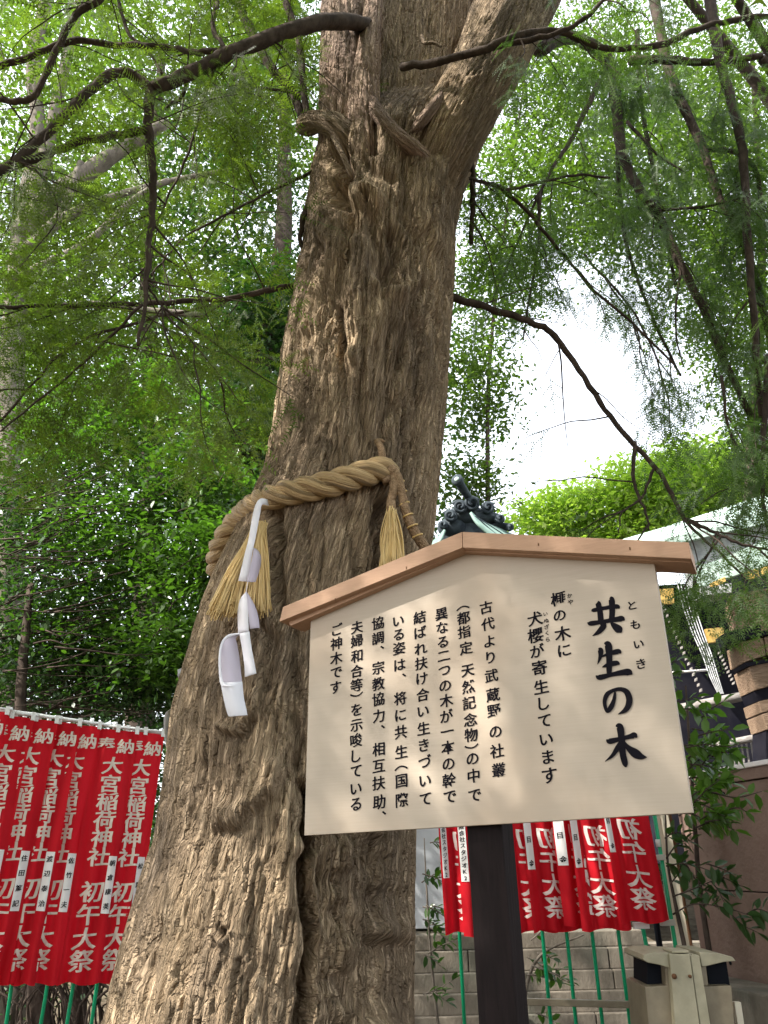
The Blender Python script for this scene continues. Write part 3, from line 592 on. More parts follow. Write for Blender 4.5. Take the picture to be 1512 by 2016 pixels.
fans('foliage', P3, D3, .15+.12*rng.random(len(P3)), M['needle2'], tree)
P4, D4 = spray_points(TWH, 1700, .08)
fans('foliage', P4, D4+np.array([0, 0, -.15]), .18+.14*rng.random(len(P4)), M['needle2'], hang)
# unseen crown added above and behind the viewer to shade and dapple the place
def shade_canopy():
    n = 7500; P = np.stack([rng.uniform(-9.5, 6.5, n), rng.uniform(-7, 4.5, n), rng.uniform(5.6, 9.5, n)], 1)
    px, py = proj(P); vis = ((P@_fw) > 0) & (px > -350) & (px < 1860) & (py > -450); P = P[~vis]
    D = rng.normal(0, 1, P.shape)*np.array([1, 1, .2]); return P, D
PC, DC = shade_canopy()
fans('foliage', PC, DC, .55+.35*rng.random(len(PC)), M['needle'], tree)

# ------------------------------------------------------------------ background trees
def bg_tree(name, label, base, trunk_pts, trunk_r, blobs, lm, lsize, bm_='bark_dark', group=None, extra=None, t6=False, clump=.22, per=14):
    t = empty(name, base, label, 'tree', group)
    P = catmull(trunk_pts, 5); V, F = tube(P, np.linspace(trunk_r, trunk_r*.35, len(P)), 10); mesh('trunk', V, F, M[bm_], t, True)
    for pts, a, b in (extra or []): branch(pts, a, b, t, M[bm_], 'limb')
    P = np.vstack([blob(*b, clump=clump, per=per) for b in blobs]); P = P[P[:, 2] > .1]
    leaves('crown', P, lsize, M[lm], t, t6)
    return t
def G(x, Y): p = W(x, 1900, Y); return np.array([p[0], Y, 0.0])
def up(base, *pts): return [base-np.array([0, 0, .3]), *[W(*p) for p in pts]]
b = G(40, 9); bg_tree('pale_tree', 'pale multi-stemmed tree leaning right, seen through the needles at far left', b, up(b, (20, 900, 9), (30, 600, 9), (50, 430, 9), (90, 300, 9), (130, 120, 9.2), (170, -60, 9.4)), .2,
  [(60, 250, 180, 220, 9.5, 4200), (60, 650, 160, 160, 9.6, 4500), (60, -50, 220, 140, 9.5, 2600)], 'far_leaf', .11, 'bark_grey',
  extra=[([(40, 470, 9), (90, 400, 9), (160, 350, 9), (230, 300, 9), (330, 240, 9)], 22, 10), ([(60, 490, 8.9), (110, 440, 8.9), (190, 400, 8.9), (300, 365, 8.9), (450, 335, 8.9)], 12, 4), ([(20, 520, 8.9), (60, 480, 8.9), (120, 420, 8.9), (160, 320, 8.9)], 10, 6),
   ([(0, 640, 9), (60, 615, 9), (180, 600, 9), (300, 612, 9), (400, 620, 9)], 10, 5), ([(10, 560, 8.8), (90, 520, 8.8), (180, 470, 8.8), (260, 395, 8.8), (330, 355, 8.8)], 8, 5), ([(45, 420, 9), (75, 260, 9), (65, 140, 9), (90, 0, 9)], 14, 9)])
b = G(420, 12); bg_tree('tall_dark_tree', 'tall dark evergreen behind the broadleaf tree, just left of the big trunk', b, up(b, (470, 1000, 12), (500, 800, 12), (555, 500, 12), (560, 300, 12), (565, 60, 12)), .3,
  [(500, 850, 110, 110, 12, 9000), (530, 650, 110, 140, 12.2, 9000), (470, 330, 160, 200, 12.5, 6500), (520, 60, 140, 140, 12.6, 5000), (455, 1010, 90, 80, 11.5, 5000)], 'dark_leaf', .13, extra=[([(500, 850, 11.5), (430, 880, 11.3), (395, 960, 11)], 12, 6)])
b = G(250, 15); bg_tree('far_green_tree', 'airy light green tree far behind at left, filling the gaps between branches', b, up(b, (300, 900, 15), (290, 500, 15), (320, 100, 15)), .3,
  [(250, 500, 260, 200, 15, 15000), (330, 150, 300, 200, 15, 12000), (100, 100, 200, 200, 16, 6000), (60, 800, 200, 150, 15, 7000), (380, 680, 170, 70, 15, 2200)], 'far_leaf', .15, clump=.35)
b = G(960, 14); bg_tree('airy_tree', 'airy light green tree whose crown borders the bright sky right of the trunk', b, up(b, (960, 1000, 14), (965, 700, 14), (1000, 400, 14), (1040, 100, 14)), .06,
  [(945, 760, 60, 130, 14, 3300), (930, 950, 40, 70, 14, 1500), (980, 560, 100, 110, 14, 3600), (1060, 380, 150, 130, 14, 8000), (1090, 180, 160, 120, 14, 7000), (1250, 90, 200, 120, 14.5, 6000)], 'far_leaf', .12, clump=.3)
b = G(1450, 13); bg_tree('tall_backlit_tree', 'tall backlit tree high behind the hanging limbs at upper right', b, up(b, (1480, 900, 13), (1500, 500, 13), (1480, 100, 13)), .15,
  [(1280, 330, 170, 130, 13, 10000), (1430, 430, 130, 170, 13, 10000), (1420, 200, 140, 120, 13.5, 9000), (1440, 650, 110, 110, 13, 3600), (1340, 520, 110, 70, 13, 2000), (1180, 430, 90, 70, 13, 1600), (1240, 470, 90, 60, 13, 900), (1480, 800, 60, 80, 13, 1500)], 'far_leaf', .11, clump=.28)
for x, y, rx, ry, Y, n, lb in [(1110, 1010, 100, 50, 19, 5200, 'rounded yellow-green treetop nearest to the bronze roof ornament'), (1240, 980, 80, 70, 18, 5000, 'sunlit yellow-green treetop in the middle behind the sign ridge'), (1370, 950, 120, 80, 17, 7500, 'broad sunlit yellow-green tree above the shrine roof at right'), (1500, 980, 70, 70, 16.5, 3500, 'sunlit tree at the right edge above the shrine roof')]:
    b = G(x, Y); bg_tree('bright_tree', lb, b, up(b, (x, y+80, Y), (x, y, Y)), .25, [(x, y, rx, ry, Y, n), (x+20, y+70, rx, ry*.6, Y, n//2)], 'bright_leaf', .17, clump=.3, group='sunlit trees behind the shrine')
# broadleaf tree at left with glossy leaves
b = G(330, 7.5); cam_t = bg_tree('broadleaf_tree', 'glossy broadleaf evergreen left of the big trunk, above the red banners', b, up(b, (380, 1500, 7.5), (330, 1200, 7.6), (300, 950, 7.8)), .12,
  [(300, 800, 130, 110, 7.8, 4200), (380, 950, 110, 90, 7.4, 3000), (170, 880, 140, 120, 7.6, 3600), (400, 1130, 100, 110, 7.0, 3300), (250, 1080, 150, 120, 7.4, 4000), (350, 1290, 90, 90, 7.0, 2600), (200, 1280, 160, 100, 7.6, 3600), (450, 1080, 50, 60, 6.6, 900)],
  'broad', .075, t6=True, clump=.16)
SH = bpy.data.meshes.new('leaf'); SH.from_pydata([tuple(v) for v in LEAF6*np.array([1, 1.15, 1.6])]+[(.5, 0, -.03)], [], [(0, 1, 6), (1, 2, 6), (2, 3, 6), (3, 4, 6), (4, 5, 6), (5, 0, 6)])
_a = SH.attributes.new('tint', 'FLOAT', 'POINT'); _a.data.foreach_set('value', [.6]*7)
SH.polygons.foreach_set('use_smooth', [True]*6)
SHS = {}
for k_, v_ in (('broad', .75), ('broad_b', .35), ('dark_leaf', .5)):
    q = SH.copy(); q.attributes['tint'].data.foreach_set('value', [v_]*7); q.materials.append(M[k_.replace('_b', '')]); q.name = 'leaf'; SHS[k_] = q
def leaf_objs(P, D, size, parent, key, keys2=None):
    off = Vector((0, 0, 0)); p = parent
    while p: off += p.location; p = p.parent
    x, y, z = rframes(len(P), D, .7)
    for i in range(len(P)):
        o = bpy.data.objects.new('leaf', SHS[key if (keys2 is None or rng.random() < .6) else keys2]); COL.objects.link(o); o.parent = parent
        s = size*(.75+.5*rng.random())
        Mx = Matrix(((x[i][0], y[i][0], z[i][0]), (x[i][1], y[i][1], z[i][1]), (x[i][2], y[i][2], z[i][2]))).to_4x4() @ Matrix.Scale(s, 4)
        Mx.translation = Vector(P[i])-off; o.matrix_local = Mx
def leafy_twigs(parent, twigs, size, key, per=7, thick=2.2, key2=None, stem_mat='bark_dark'):
    for pts in twigs:
        C = catmull([W(*p) for p in pts], 5)
        D0 = np.linalg.norm(C-np.array([0, 0, EYE]), axis=1); V, F = tube(C, np.linspace(thick, thick*.4, len(C))*D0/FPX, 5); mesh('twig', V, F, M[stem_mat], parent, True)
        n = per; t = np.linspace(.15, 1, n); s = np.linspace(0, 1, len(C)); B = np.stack([np.interp(t, s, C[:, i]) for i in range(3)], 1)
        d = nrm(C[-1]-C[0]); sd = nrm(np.cross(d, (0, 1, .2)))
        Dd = np.array([(1 if i % 2 else -1)*sd*.9+d*.6+rng.normal(0, .35, 3)+np.array([0, -.1, -.25]) for i in range(n)]); Dd[-1] = d
        leaf_objs(B, Dd, size, parent, key, key2)
# near leaves of the broadleaf tree, at its right rim
tw = []
for i in range(34):
    x0 = rng.uniform(300, 470); y0 = rng.uniform(780, 1260); Yd = rng.uniform(6.2, 6.8)
    tw.append([(x0, y0, Yd), (x0+rng.uniform(10, 25), y0-rng.uniform(5, 20), Yd), (x0+rng.uniform(30, 50), y0-rng.uniform(0, 30), Yd)])
leafy_twigs(cam_t, tw, .085, 'broad', 7, 1.5, 'broad_b')
# dark thicket behind the left banners
b = G(120, 6.8); th = empty('dark_thicket_tree', b, 'dark twiggy evergreen behind the red banners at left', 'tree')
V, F = tube(catmull([b, W(60, 1700, 6.8), W(40, 1400, 6.8), W(60, 1150, 7)], 5), np.linspace(.09, .03, 16), 8); mesh('trunk', V, F, M['bark_dark'], th, True)
P = np.vstack([blob(*a, clump=.2) for a in [(100, 1150, 190, 140, 7.6, 6000), (80, 1330, 200, 90, 7.6, 6000), (300, 1360, 120, 60, 7.4, 3000), (60, 1000, 120, 90, 7.8, 3500), (160, 1700, 260, 220, 8.0, 9000)]])
leaves('crown', P, .07, M['dark_leaf'], th)
mb = MB()
for i in range(150):
    x0 = rng.uniform(-60, 120); y0 = rng.uniform(950, 1420); L = rng.uniform(80, 330); a = rng.uniform(-.45, .25); Yd = rng.uniform(6.6, 7.6)
    pts = [W(x0+L*t, y0+L*t*a-30*t*t+rng.normal(0, 4), Yd) for t in (0, .33, .66, 1)]
    mb.tube(catmull(pts, 3), np.linspace(.007, .002, 10)*rng.uniform(.5, 1.5), 4)
for i in range(110):
    x0 = rng.uniform(-20, 330); y0 = 2060; Yd = rng.uniform(6.6, 7.8)
    pts = [W(x0, y0, Yd), W(x0+rng.normal(0, 22), 1980, Yd), W(x0+rng.normal(0, 50), 1900, Yd), W(x0+rng.normal(0, 70), 1820, Yd)]
    mb.tube(catmull(pts, 3), np.linspace(.012, .004, 10)*rng.uniform(.5, 1.4), 4)
mb.build('twigs', M['bark_dark'], th, True)['kind'] = 'stuff'
for i, (x0, x1, wd) in enumerate([(70, 96, 10), (150, 158, 16), (20, 36, 8)]):
    t = empty('sapling_trunk', G(x0, 7.2), ['brown sapling trunk in the thicket below the left banners', 'dark stump-like trunk between the green poles at lower left', 'thin grey sapling trunk at the lower left corner'][i], 'tree trunk')
    V, F = tube(catmull([G(x0-15, 7.2)-np.array([0, 0, .2]), W(x0, 2016, 7.2), W(x1, 1900, 7.2), W(x1+20, 1750, 7.2)], 5), np.linspace(wd, wd*.7, 16)*7.2/1500, 9)
    mesh('trunk', V, F, M['bark_grey' if i != 1 else 'bark_dark'], t, True)
# leafy wood that closes the view far behind
def wood():
    P = []
    for x in range(-500, 2300, 130):
        if 880 < x < 1600:
            P.append(blob(x, 1330, 120, 150, 24, 700, clump=.6)); continue
        for y in (700, 960, 1260, 1500): P.append(blob(x, y, 130, 190, 21+rng.uniform(-2, 3), 1500 if y > 700 else 700, clump=.6))
    for x in range(-200, 1900, 150): P.append(blob(x, 1750, 150, 140, 17, 1500, clump=.5))
    P = np.vstack(P); tag(leaves('far_wood', P, .26, M['dark_leaf'], None), 'dense dark green wood closing the view far behind the shrine grounds', 'woodland')
wood()

# ------------------------------------------------------------------ rope, tassels, streamers
def surfY(x, y, off=0.0):
    Y = YC
    for _ in range(4):
        p = W(x, y, Y); c, r = core(p[2]); d = np.clip((p[0]-c)/r, -1, 1); Y = YC-.95*(r+off)*math.sqrt(max(0, 1-d*d))
    return Y
rope = empty('sacred_rope', W(640, 955, 3.5), 'thick twisted straw rope tied round the big trunk', 'rope')
rp = [(y_, x_) for x_, y_ in []]
cl = [W(772, 922, surfY(772, 922)-.02), W(738, 928, surfY(738, 928)-.05), W(690, 941, surfY(690, 941)-.055), W(640, 955, surfY(640, 955)-.055), W(590, 966, surfY(590, 966)-.055), W(545, 976, surfY(545, 976)-.06),
      W(505, 992, surfY(505, 992)-.05), W(472, 1020, 3.88), W(446, 1052, 3.98), W(430, 1088, 4.1), W(430, 1125, 4.25), W(470, 1150, 4.45), W(560, 1150, 4.62)]
C = catmull(cl, 26); s = np.concatenate([[0], np.cumsum(np.linalg.norm(np.diff(C, axis=0), axis=1))])
T_, N_, B_ = frames(C)
for k in range(3):
    a = 2*math.pi*(k/3)+s/.30*2*math.pi+.4; rr = np.interp(s, [0, .1, s[-1]], [.024, .034, .030])
    P = C+rr[:, None]*(np.cos(a)[:, None]*N_+np.sin(a)[:, None]*B_)
    n = 14; V, F = tube(P, np.interp(s, [0, .08, s[-1]], [.026, .037, .034]), n)
    V = V.reshape(-1, n, 3); lump = 1+.05*np.sin(np.arange(n)*2.4)[None, :, None]; ctr = V.mean(1, keepdims=True); V = (ctr+(V-ctr)*lump).reshape(-1, 3)
    uv = np.stack([np.tile(np.arange(n)*.9, len(P)), np.repeat(s*.5, n)], 1)
    o = mesh('rope_strand', V, F, M['rope'], rope, True, uv=uv)
# knot, tail and the thinner bound tails at the right
mb = MB()
kY = surfY(765, 925)-.06
def ptube(pts, r0, r1, n=9, k=6):
    P = catmull([W(*p) for p in pts], k); mb.tube(P, np.linspace(r0, r1, len(P)), n)
ptube([(758, 932, kY), (772, 926, kY-.02), (780, 945, kY), (772, 962, kY+.02)], .03, .024)
ptube([(748, 902, kY+.02), (752, 925, kY-.01), (764, 950, kY-.02)], .022, .026)
ptube([(742, 868, kY+.03), (750, 882, kY), (753, 900, kY-.01), (752, 920, kY)], .017, .021)
ptube([(738, 873, kY+.02), (747, 866, kY+.02), (757, 870, kY+.02)], .009, .007)
ptube([(768, 915, kY), (784, 940, kY-.03), (792, 975, kY-.03), (800, 1010, kY-.02), (815, 1045, kY), (838, 1080, kY+.03)], .020, .026)
ptube([(775, 935, kY), (776, 960, kY-.03), (770, 985, kY-.03), (770, 1000, kY-.03)], .030, .018)
mb.build('knot', M['hemp'], rope, True)
mb = MB()
for i, (x, y) in enumerate([(786, 950), (791, 970), (796, 992), (803, 1015), (812, 1036), (822, 1055)]):
    c = W(x, y, kY-.02); P = [c+.027*np.array([math.cos(t)*.9, math.sin(t)*.9, math.cos(t)*.35+math.sin(t)*.2]) for t in np.linspace(0, 2*math.pi, 14)]; mb.tube(P, .0045, 5)
mb.build('binding', M['straw'], rope, True)
def tassel(label, top, ends, n, spread, m='straw', curl=.02):
    t = empty('straw_tassel', W(*top), label, 'tassel', 'straw tassels hanging from the rope')
    mbs = MB(); tints = []
    for i in range(n):
        f = rng.random(); g = rng.random()
        e = np.array(ends[0])*(1-f)+np.array(ends[1])*f; e = e+np.array([rng.normal(0, 4), rng.normal(0, 7), 0])
        a = W(top[0]+rng.normal(0, spread)*.5, top[1]+rng.normal(0, 3), top[2]+rng.normal(0, .012)); b_ = W(e[0], e[1], e[2]+(g-.5)*.12)
        mid = (a+b_)/2+(b_-a)[0]*np.array([.12, 0, .10])+rng.normal(0, .006, 3)
        P = catmull([a, mid, b_], 3); mbs.tube(P, rng.uniform(.0022, .0042), 4, True); tints += [rng.random()]*(len(P)*4)
    o = mesh('straw', mbs.v, mbs.f, M[m], t, True, attr=tints); o['kind'] = 'stuff'
    V, F = tube([W(top[0]-1, top[1]-14, top[2]), W(top[0], top[1]+8, top[2])], .024, 10); mesh('tie', V, F, M['hemp'], t, True)
    return t
tY = surfY(515, 1035)-.10
tassel('big golden straw tassel flaring over the left side of the trunk', (513, 1030, tY), ((414, 1208, tY-.12), (528, 1200, tY-.02)), 620, 9)
tassel('narrow straw tassel under the knot, partly behind the sign ridge', (771, 1002, kY-.05), ((748, 1125, kY-.06), (793, 1112, kY-.06)), 300, 7)
def ribbon(name, pairs, parent, m='paper', k=5, th_=.0006):
    A = catmull([W(*p[0]) for p in pairs], k); B = catmull([W(*p[1]) for p in pairs], k); n = len(A)
    V = np.empty((2*n, 3)); V[0::2] = A; V[1::2] = B
    F = [(2*i, 2*i+1, 2*i+3, 2*i+2) for i in range(n-1)]
    o = mesh(name, V, F, M[m], parent, True, attr=[.5]*len(V)); md = o.modifiers.new('thickness', 'SOLIDIFY'); md.thickness = th_; return o
sY = tY-.16
st = empty('paper_streamer', W(515, 985, sY), 'white folded paper streamer hanging in front of the big straw tassel', 'paper streamer', 'white paper streamers on the rope')
ribbon('paper_fold', [((530, 996, surfY(530, 985)-.11), (527, 983, surfY(530, 985)-.11)), ((516, 994, sY), (512, 982, sY+.01)), ((512, 1012, sY-.01), (500, 1002, sY-.01)), ((503, 1060, sY-.02), (489, 1062, sY-.02)), ((498, 1082, sY-.03), (483, 1085, sY-.03)), ((488, 1145, sY-.03), (469, 1144, sY-.03))], st)
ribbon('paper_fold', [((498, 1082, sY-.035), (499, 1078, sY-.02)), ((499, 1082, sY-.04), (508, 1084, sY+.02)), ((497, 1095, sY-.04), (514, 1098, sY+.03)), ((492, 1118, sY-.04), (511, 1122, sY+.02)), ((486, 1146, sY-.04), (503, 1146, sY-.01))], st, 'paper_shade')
V, F = tube([W(488, 1143, sY-.035), W(484, 1168, sY-.03)], .002, 6); mesh('paper_string', V, F, M['paper'], st)
ribbon('paper_fold', [((484, 1165, sY-.03), (484, 1164, sY-.03)), ((473, 1180, sY), (486, 1176, sY-.03)), ((468, 1205, sY+.02), (488, 1200, sY-.03)), ((469, 1246, sY+.02), (490, 1244, sY-.03))], st)
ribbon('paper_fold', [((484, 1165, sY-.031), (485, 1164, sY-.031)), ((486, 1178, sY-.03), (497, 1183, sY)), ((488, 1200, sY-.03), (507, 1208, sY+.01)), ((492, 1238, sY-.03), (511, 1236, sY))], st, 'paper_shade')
ribbon('paper_fold', [((471, 1247, sY-.04), (491, 1243, sY-.05)), ((477, 1280, sY-.05), (496, 1278, sY-.06)), ((481, 1310, sY-.05), (501, 1305, sY-.06)), ((482, 1333, sY-.05), (505, 1326, sY-.06))], st)
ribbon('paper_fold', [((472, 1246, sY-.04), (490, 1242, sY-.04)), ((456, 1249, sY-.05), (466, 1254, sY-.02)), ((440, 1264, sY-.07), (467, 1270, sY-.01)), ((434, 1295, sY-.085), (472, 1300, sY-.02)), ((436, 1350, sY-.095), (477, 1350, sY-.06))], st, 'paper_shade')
ribbon('paper_fold', [((470, 1246, sY-.05), (474, 1248, sY-.05)), ((448, 1250, sY-.07), (450, 1255, sY-.065)), ((434, 1268, sY-.09), (438, 1270, sY-.085)), ((430, 1300, sY-.105), (435, 1300, sY-.10)), ((432, 1338, sY-.11), (440, 1342, sY-.105)), ((436, 1352, sY-.11), (460, 1352, sY-.10))], st)
ribbon('paper_fold', [((434, 1344, sY-.105), (477, 1342, sY-.07)), ((440, 1375, sY-.108), (480, 1372, sY-.08)), ((446, 1400, sY-.11), (485, 1396, sY-.085)), ((450, 1411, sY-.11), (487, 1408, sY-.085))], st)
st2 = empty('paper_streamer', W(340, 1420, 4.15), 'white paper streamer peeking out behind the left edge of the trunk, above the last banner', 'paper streamer', 'white paper streamers on the rope')
ribbon('paper_fold', [((352, 1397, 4.0), (356, 1392, 4.1)), ((334, 1397, 3.9), (354, 1400, 4.1)), ((323, 1412, 3.85), (352, 1416, 4.1)), ((324, 1450, 3.85), (350, 1455, 4.1)), ((331, 1500, 3.85), (350, 1500, 4.1))], st2)
st3 = empty('paper_streamer', W(424, 1150, 4.2), 'small white paper tip just below the rope where it goes behind the trunk', 'paper streamer', 'white paper streamers on the rope')
ribbon('paper_fold', [((422, 1132, 4.15), (432, 1134, 4.3)), ((418, 1150, 4.15), (430, 1152, 4.3)), ((412, 1172, 4.15), (424, 1176, 4.3))], st3)
st4 = empty('paper_streamer', W(354, 1330, 4.2), 'tiny white paper corner at the left rim of the trunk above the lower streamer', 'paper streamer', 'white paper streamers on the rope')
ribbon('paper_fold', [((350, 1318, 4.2), (362, 1314, 4.3)), ((350, 1330, 4.15), (364, 1330, 4.3)), ((352, 1344, 4.2), (362, 1345, 4.3))], st4)

# ------------------------------------------------------------------ signboard
YL, YR = 2.466, 2.0
BLp = W(599, 1645, YL); BRp = W(1364, 1600, YR)
bx = BRp-BLp; bx[2] = 0; bx = nrm(bx); bn = nrm(np.cross(bx, (0, 0, 1))); bn = bn if bn[1] < 0 else -bn   # towards the viewer
def onb(x, y, off=0.0):
    d = ray(x, y); o = np.array([0, 0, EYE]); p0 = BLp+bn*off
    return o+d*(((p0-o)@bn)/(d@bn))
sign = empty('wooden_signboard', (W(968, 2000, 2.24)[0], 2.26, 0), 'pale wooden notice board with peaked ridge and black brush lettering on a dark post', 'sign')
cor = [onb(599, 1645), onb(1364, 1600), onb(1286, 1096), onb(910, 1070), onb(612, 1205)]
mb = MB(); n = 5; th_ = .03
mb.add([c for c in cor]+[c-bn*th_ for c in cor], [(0, 1, 2, 3, 4), (9, 8, 7, 6, 5)]+[(i, i+5, (i+1) % 5+5, (i+1) % 5) for i in range(5)])
mb.build('board', M['board'], sign, bevel=.0015)
FO = .055
def rail(p_top0, p_top1, p_bot1, p_bot0, nm='ridge_rail', off=FO, back=-.085):
    q = [onb(*p, off) for p in (p_bot0, p_bot1, p_top1, p_top0)]; dd = bn*(back-off)
    mb = MB(); mb.hexa([q[0], q[1], q[1]+dd, q[0]+dd, q[3], q[2], q[2]+dd, q[3]+dd]); return mb.build(nm, M['rail'], sign, bevel=.0015)
rail((557, 1195), (909.3, 1047), (910.3, 1078), (550, 1224))
rail((910.3, 1047), (1356, 1067.6), (1361, 1100), (911.3, 1078))
# thinner moulding tucked under the rails
rail((566, 1222), (910, 1080), (911, 1086), (572, 1232), 'under_rail', .028, -.06)
rail((912, 1080), (1357, 1100), (1360, 1108), (912, 1086), 'under_rail', .028, -.06)
mb = MB(); pw = .050; pc = onb(946, 1640)-bn*(.03+.052); pc2 = pc.copy(); pc2[2] = -.3; pt = pc.copy(); pt[2] = onb(930, 1110)[2]
mb.box((pc2+pt)/2, bx*pw, bn*.05, (pt-pc2)/2); mb.build('post', M['post'], sign, bevel=.003)
mb = MB()
for x, y in ((660, 1180), (800, 1118), (1060, 1072), (1240, 1080)):
    c = onb(x, y, FO+.0005); mb.box(c, bx*.0015, bn*.0008, np.array([0, 0, .004]))
mb.build('nail', M['rust'], sign)
e_x, e_z = bx, np.array([0, 0, 1.0])
def pxlet(name, items):
    mb = MB()
    for ch, x, y, sz in items:
        V, F = _gl[(ch, .011)]
        if not len(V): continue
        c = onb(x, y, .0012); dpx = sz/FPX*np.linalg.norm(c-np.array([0, 0, EYE]))*.985
        mb.add([c+e_x*(v[0]*dpx*1.06)+e_z*(v[1]*dpx)+bn*(.0002*q) for v, q in zip(V, LIFT[ch])], F)
    o_ = mb.build(name, M['ink'], sign); o_['kind'] = 'stuff'; return o_
STROKES = [   # the four large characters, stroke by stroke: x, y, breadth of the brush
 [(646,368,8),(652,376,26),(664,430,27),(672,505,27),(672,514,10)], [(730,338,6),(744,350,28),(748,430,28),(743,498,26)], [(606,428,5),(624,421,19),(700,406,18),(765,396,22),(788,399,20),(798,409,5)],
 [(577,508,4),(604,512,23),(690,499,19),(780,484,25),(815,480,27),(834,490,5)], [(703,508,8),(688,533,27),(655,570,22),(613,598,3)], [(738,505,8),(762,528,28),(796,556,37),(812,574,6)],
 [(656,680,6),(668,695,26),(668,735,20),(648,792,3)], [(678,738,8),(735,717,19),(790,704,25),(809,716,5)], [(694,645,8),(720,660,34),(728,740,30),(727,820,27),(728,868,22)],
 [(680,812,5),(715,797,19),(775,783,24),(800,791,5)], [(635,870,4),(662,881,25),(740,863,20),(820,847,27),(862,846,32),(886,860,5)],
 [(767,978,6),(766,1000,14),(758,1042,19),(740,1085,25),(716,1112,18),(701,1085,17),(697,1042,20),(714,997,22),(758,969,17),(808,962,20),(848,983,28),(865,1030,31),(858,1075,29),(834,1108,22),(788,1134,3)],
 [(707,1308,5),(732,1318,27),(800,1302,20),(868,1286,23),(900,1278,29),(919,1292,5)], [(772,1212,8),(800,1220,33),(812,1300,32),(820,1400,31),(836,1468,28),(842,1496,8)],
 [(802,1318,8),(786,1360,24),(750,1415,17),(700,1456,3)], [(826,1318,8),(858,1362,25),(905,1400,43),(945,1422,30),(986,1428,3)]]
def brush():
    mb = MB()
    for q, st_ in enumerate(STROKES):
        A = np.array(st_, float); A[:, 0] = 990+A[:, 0]/3.4756; A[:, 1] = 1080+A[:, 1]/3.4756; A[:, 2] /= 3.4756
        C_ = catmull(A, 7); T_2 = np.gradient(C_[:, :2], axis=0); T_2 /= np.linalg.norm(T_2, axis=1)[:, None]+1e-9; N2 = np.stack([-T_2[:, 1], T_2[:, 0]], 1)
        L_ = C_[:, :2]+N2*np.abs(C_[:, 2:3])*.72; R_ = C_[:, :2]-N2*np.abs(C_[:, 2:3])*.72; n_ = len(C_)
        mb.add([onb(*p, .0012+.00015*q) for p in L_]+[onb(*p, .0012+.00015*q) for p in R_], [(i, n_+i, n_+i+1, i+1) for i in range(n_-1)])
    o_ = mb.build('title_lettering', M['ink'], sign); o_['kind'] = 'stuff'
brush()
for k_, it in BOARD_TEXT.items():
    if k_ != 'title_lettering': pxlet(k_, it)
for c_ in COLS: pxlet('column_lettering', _cz(c_))

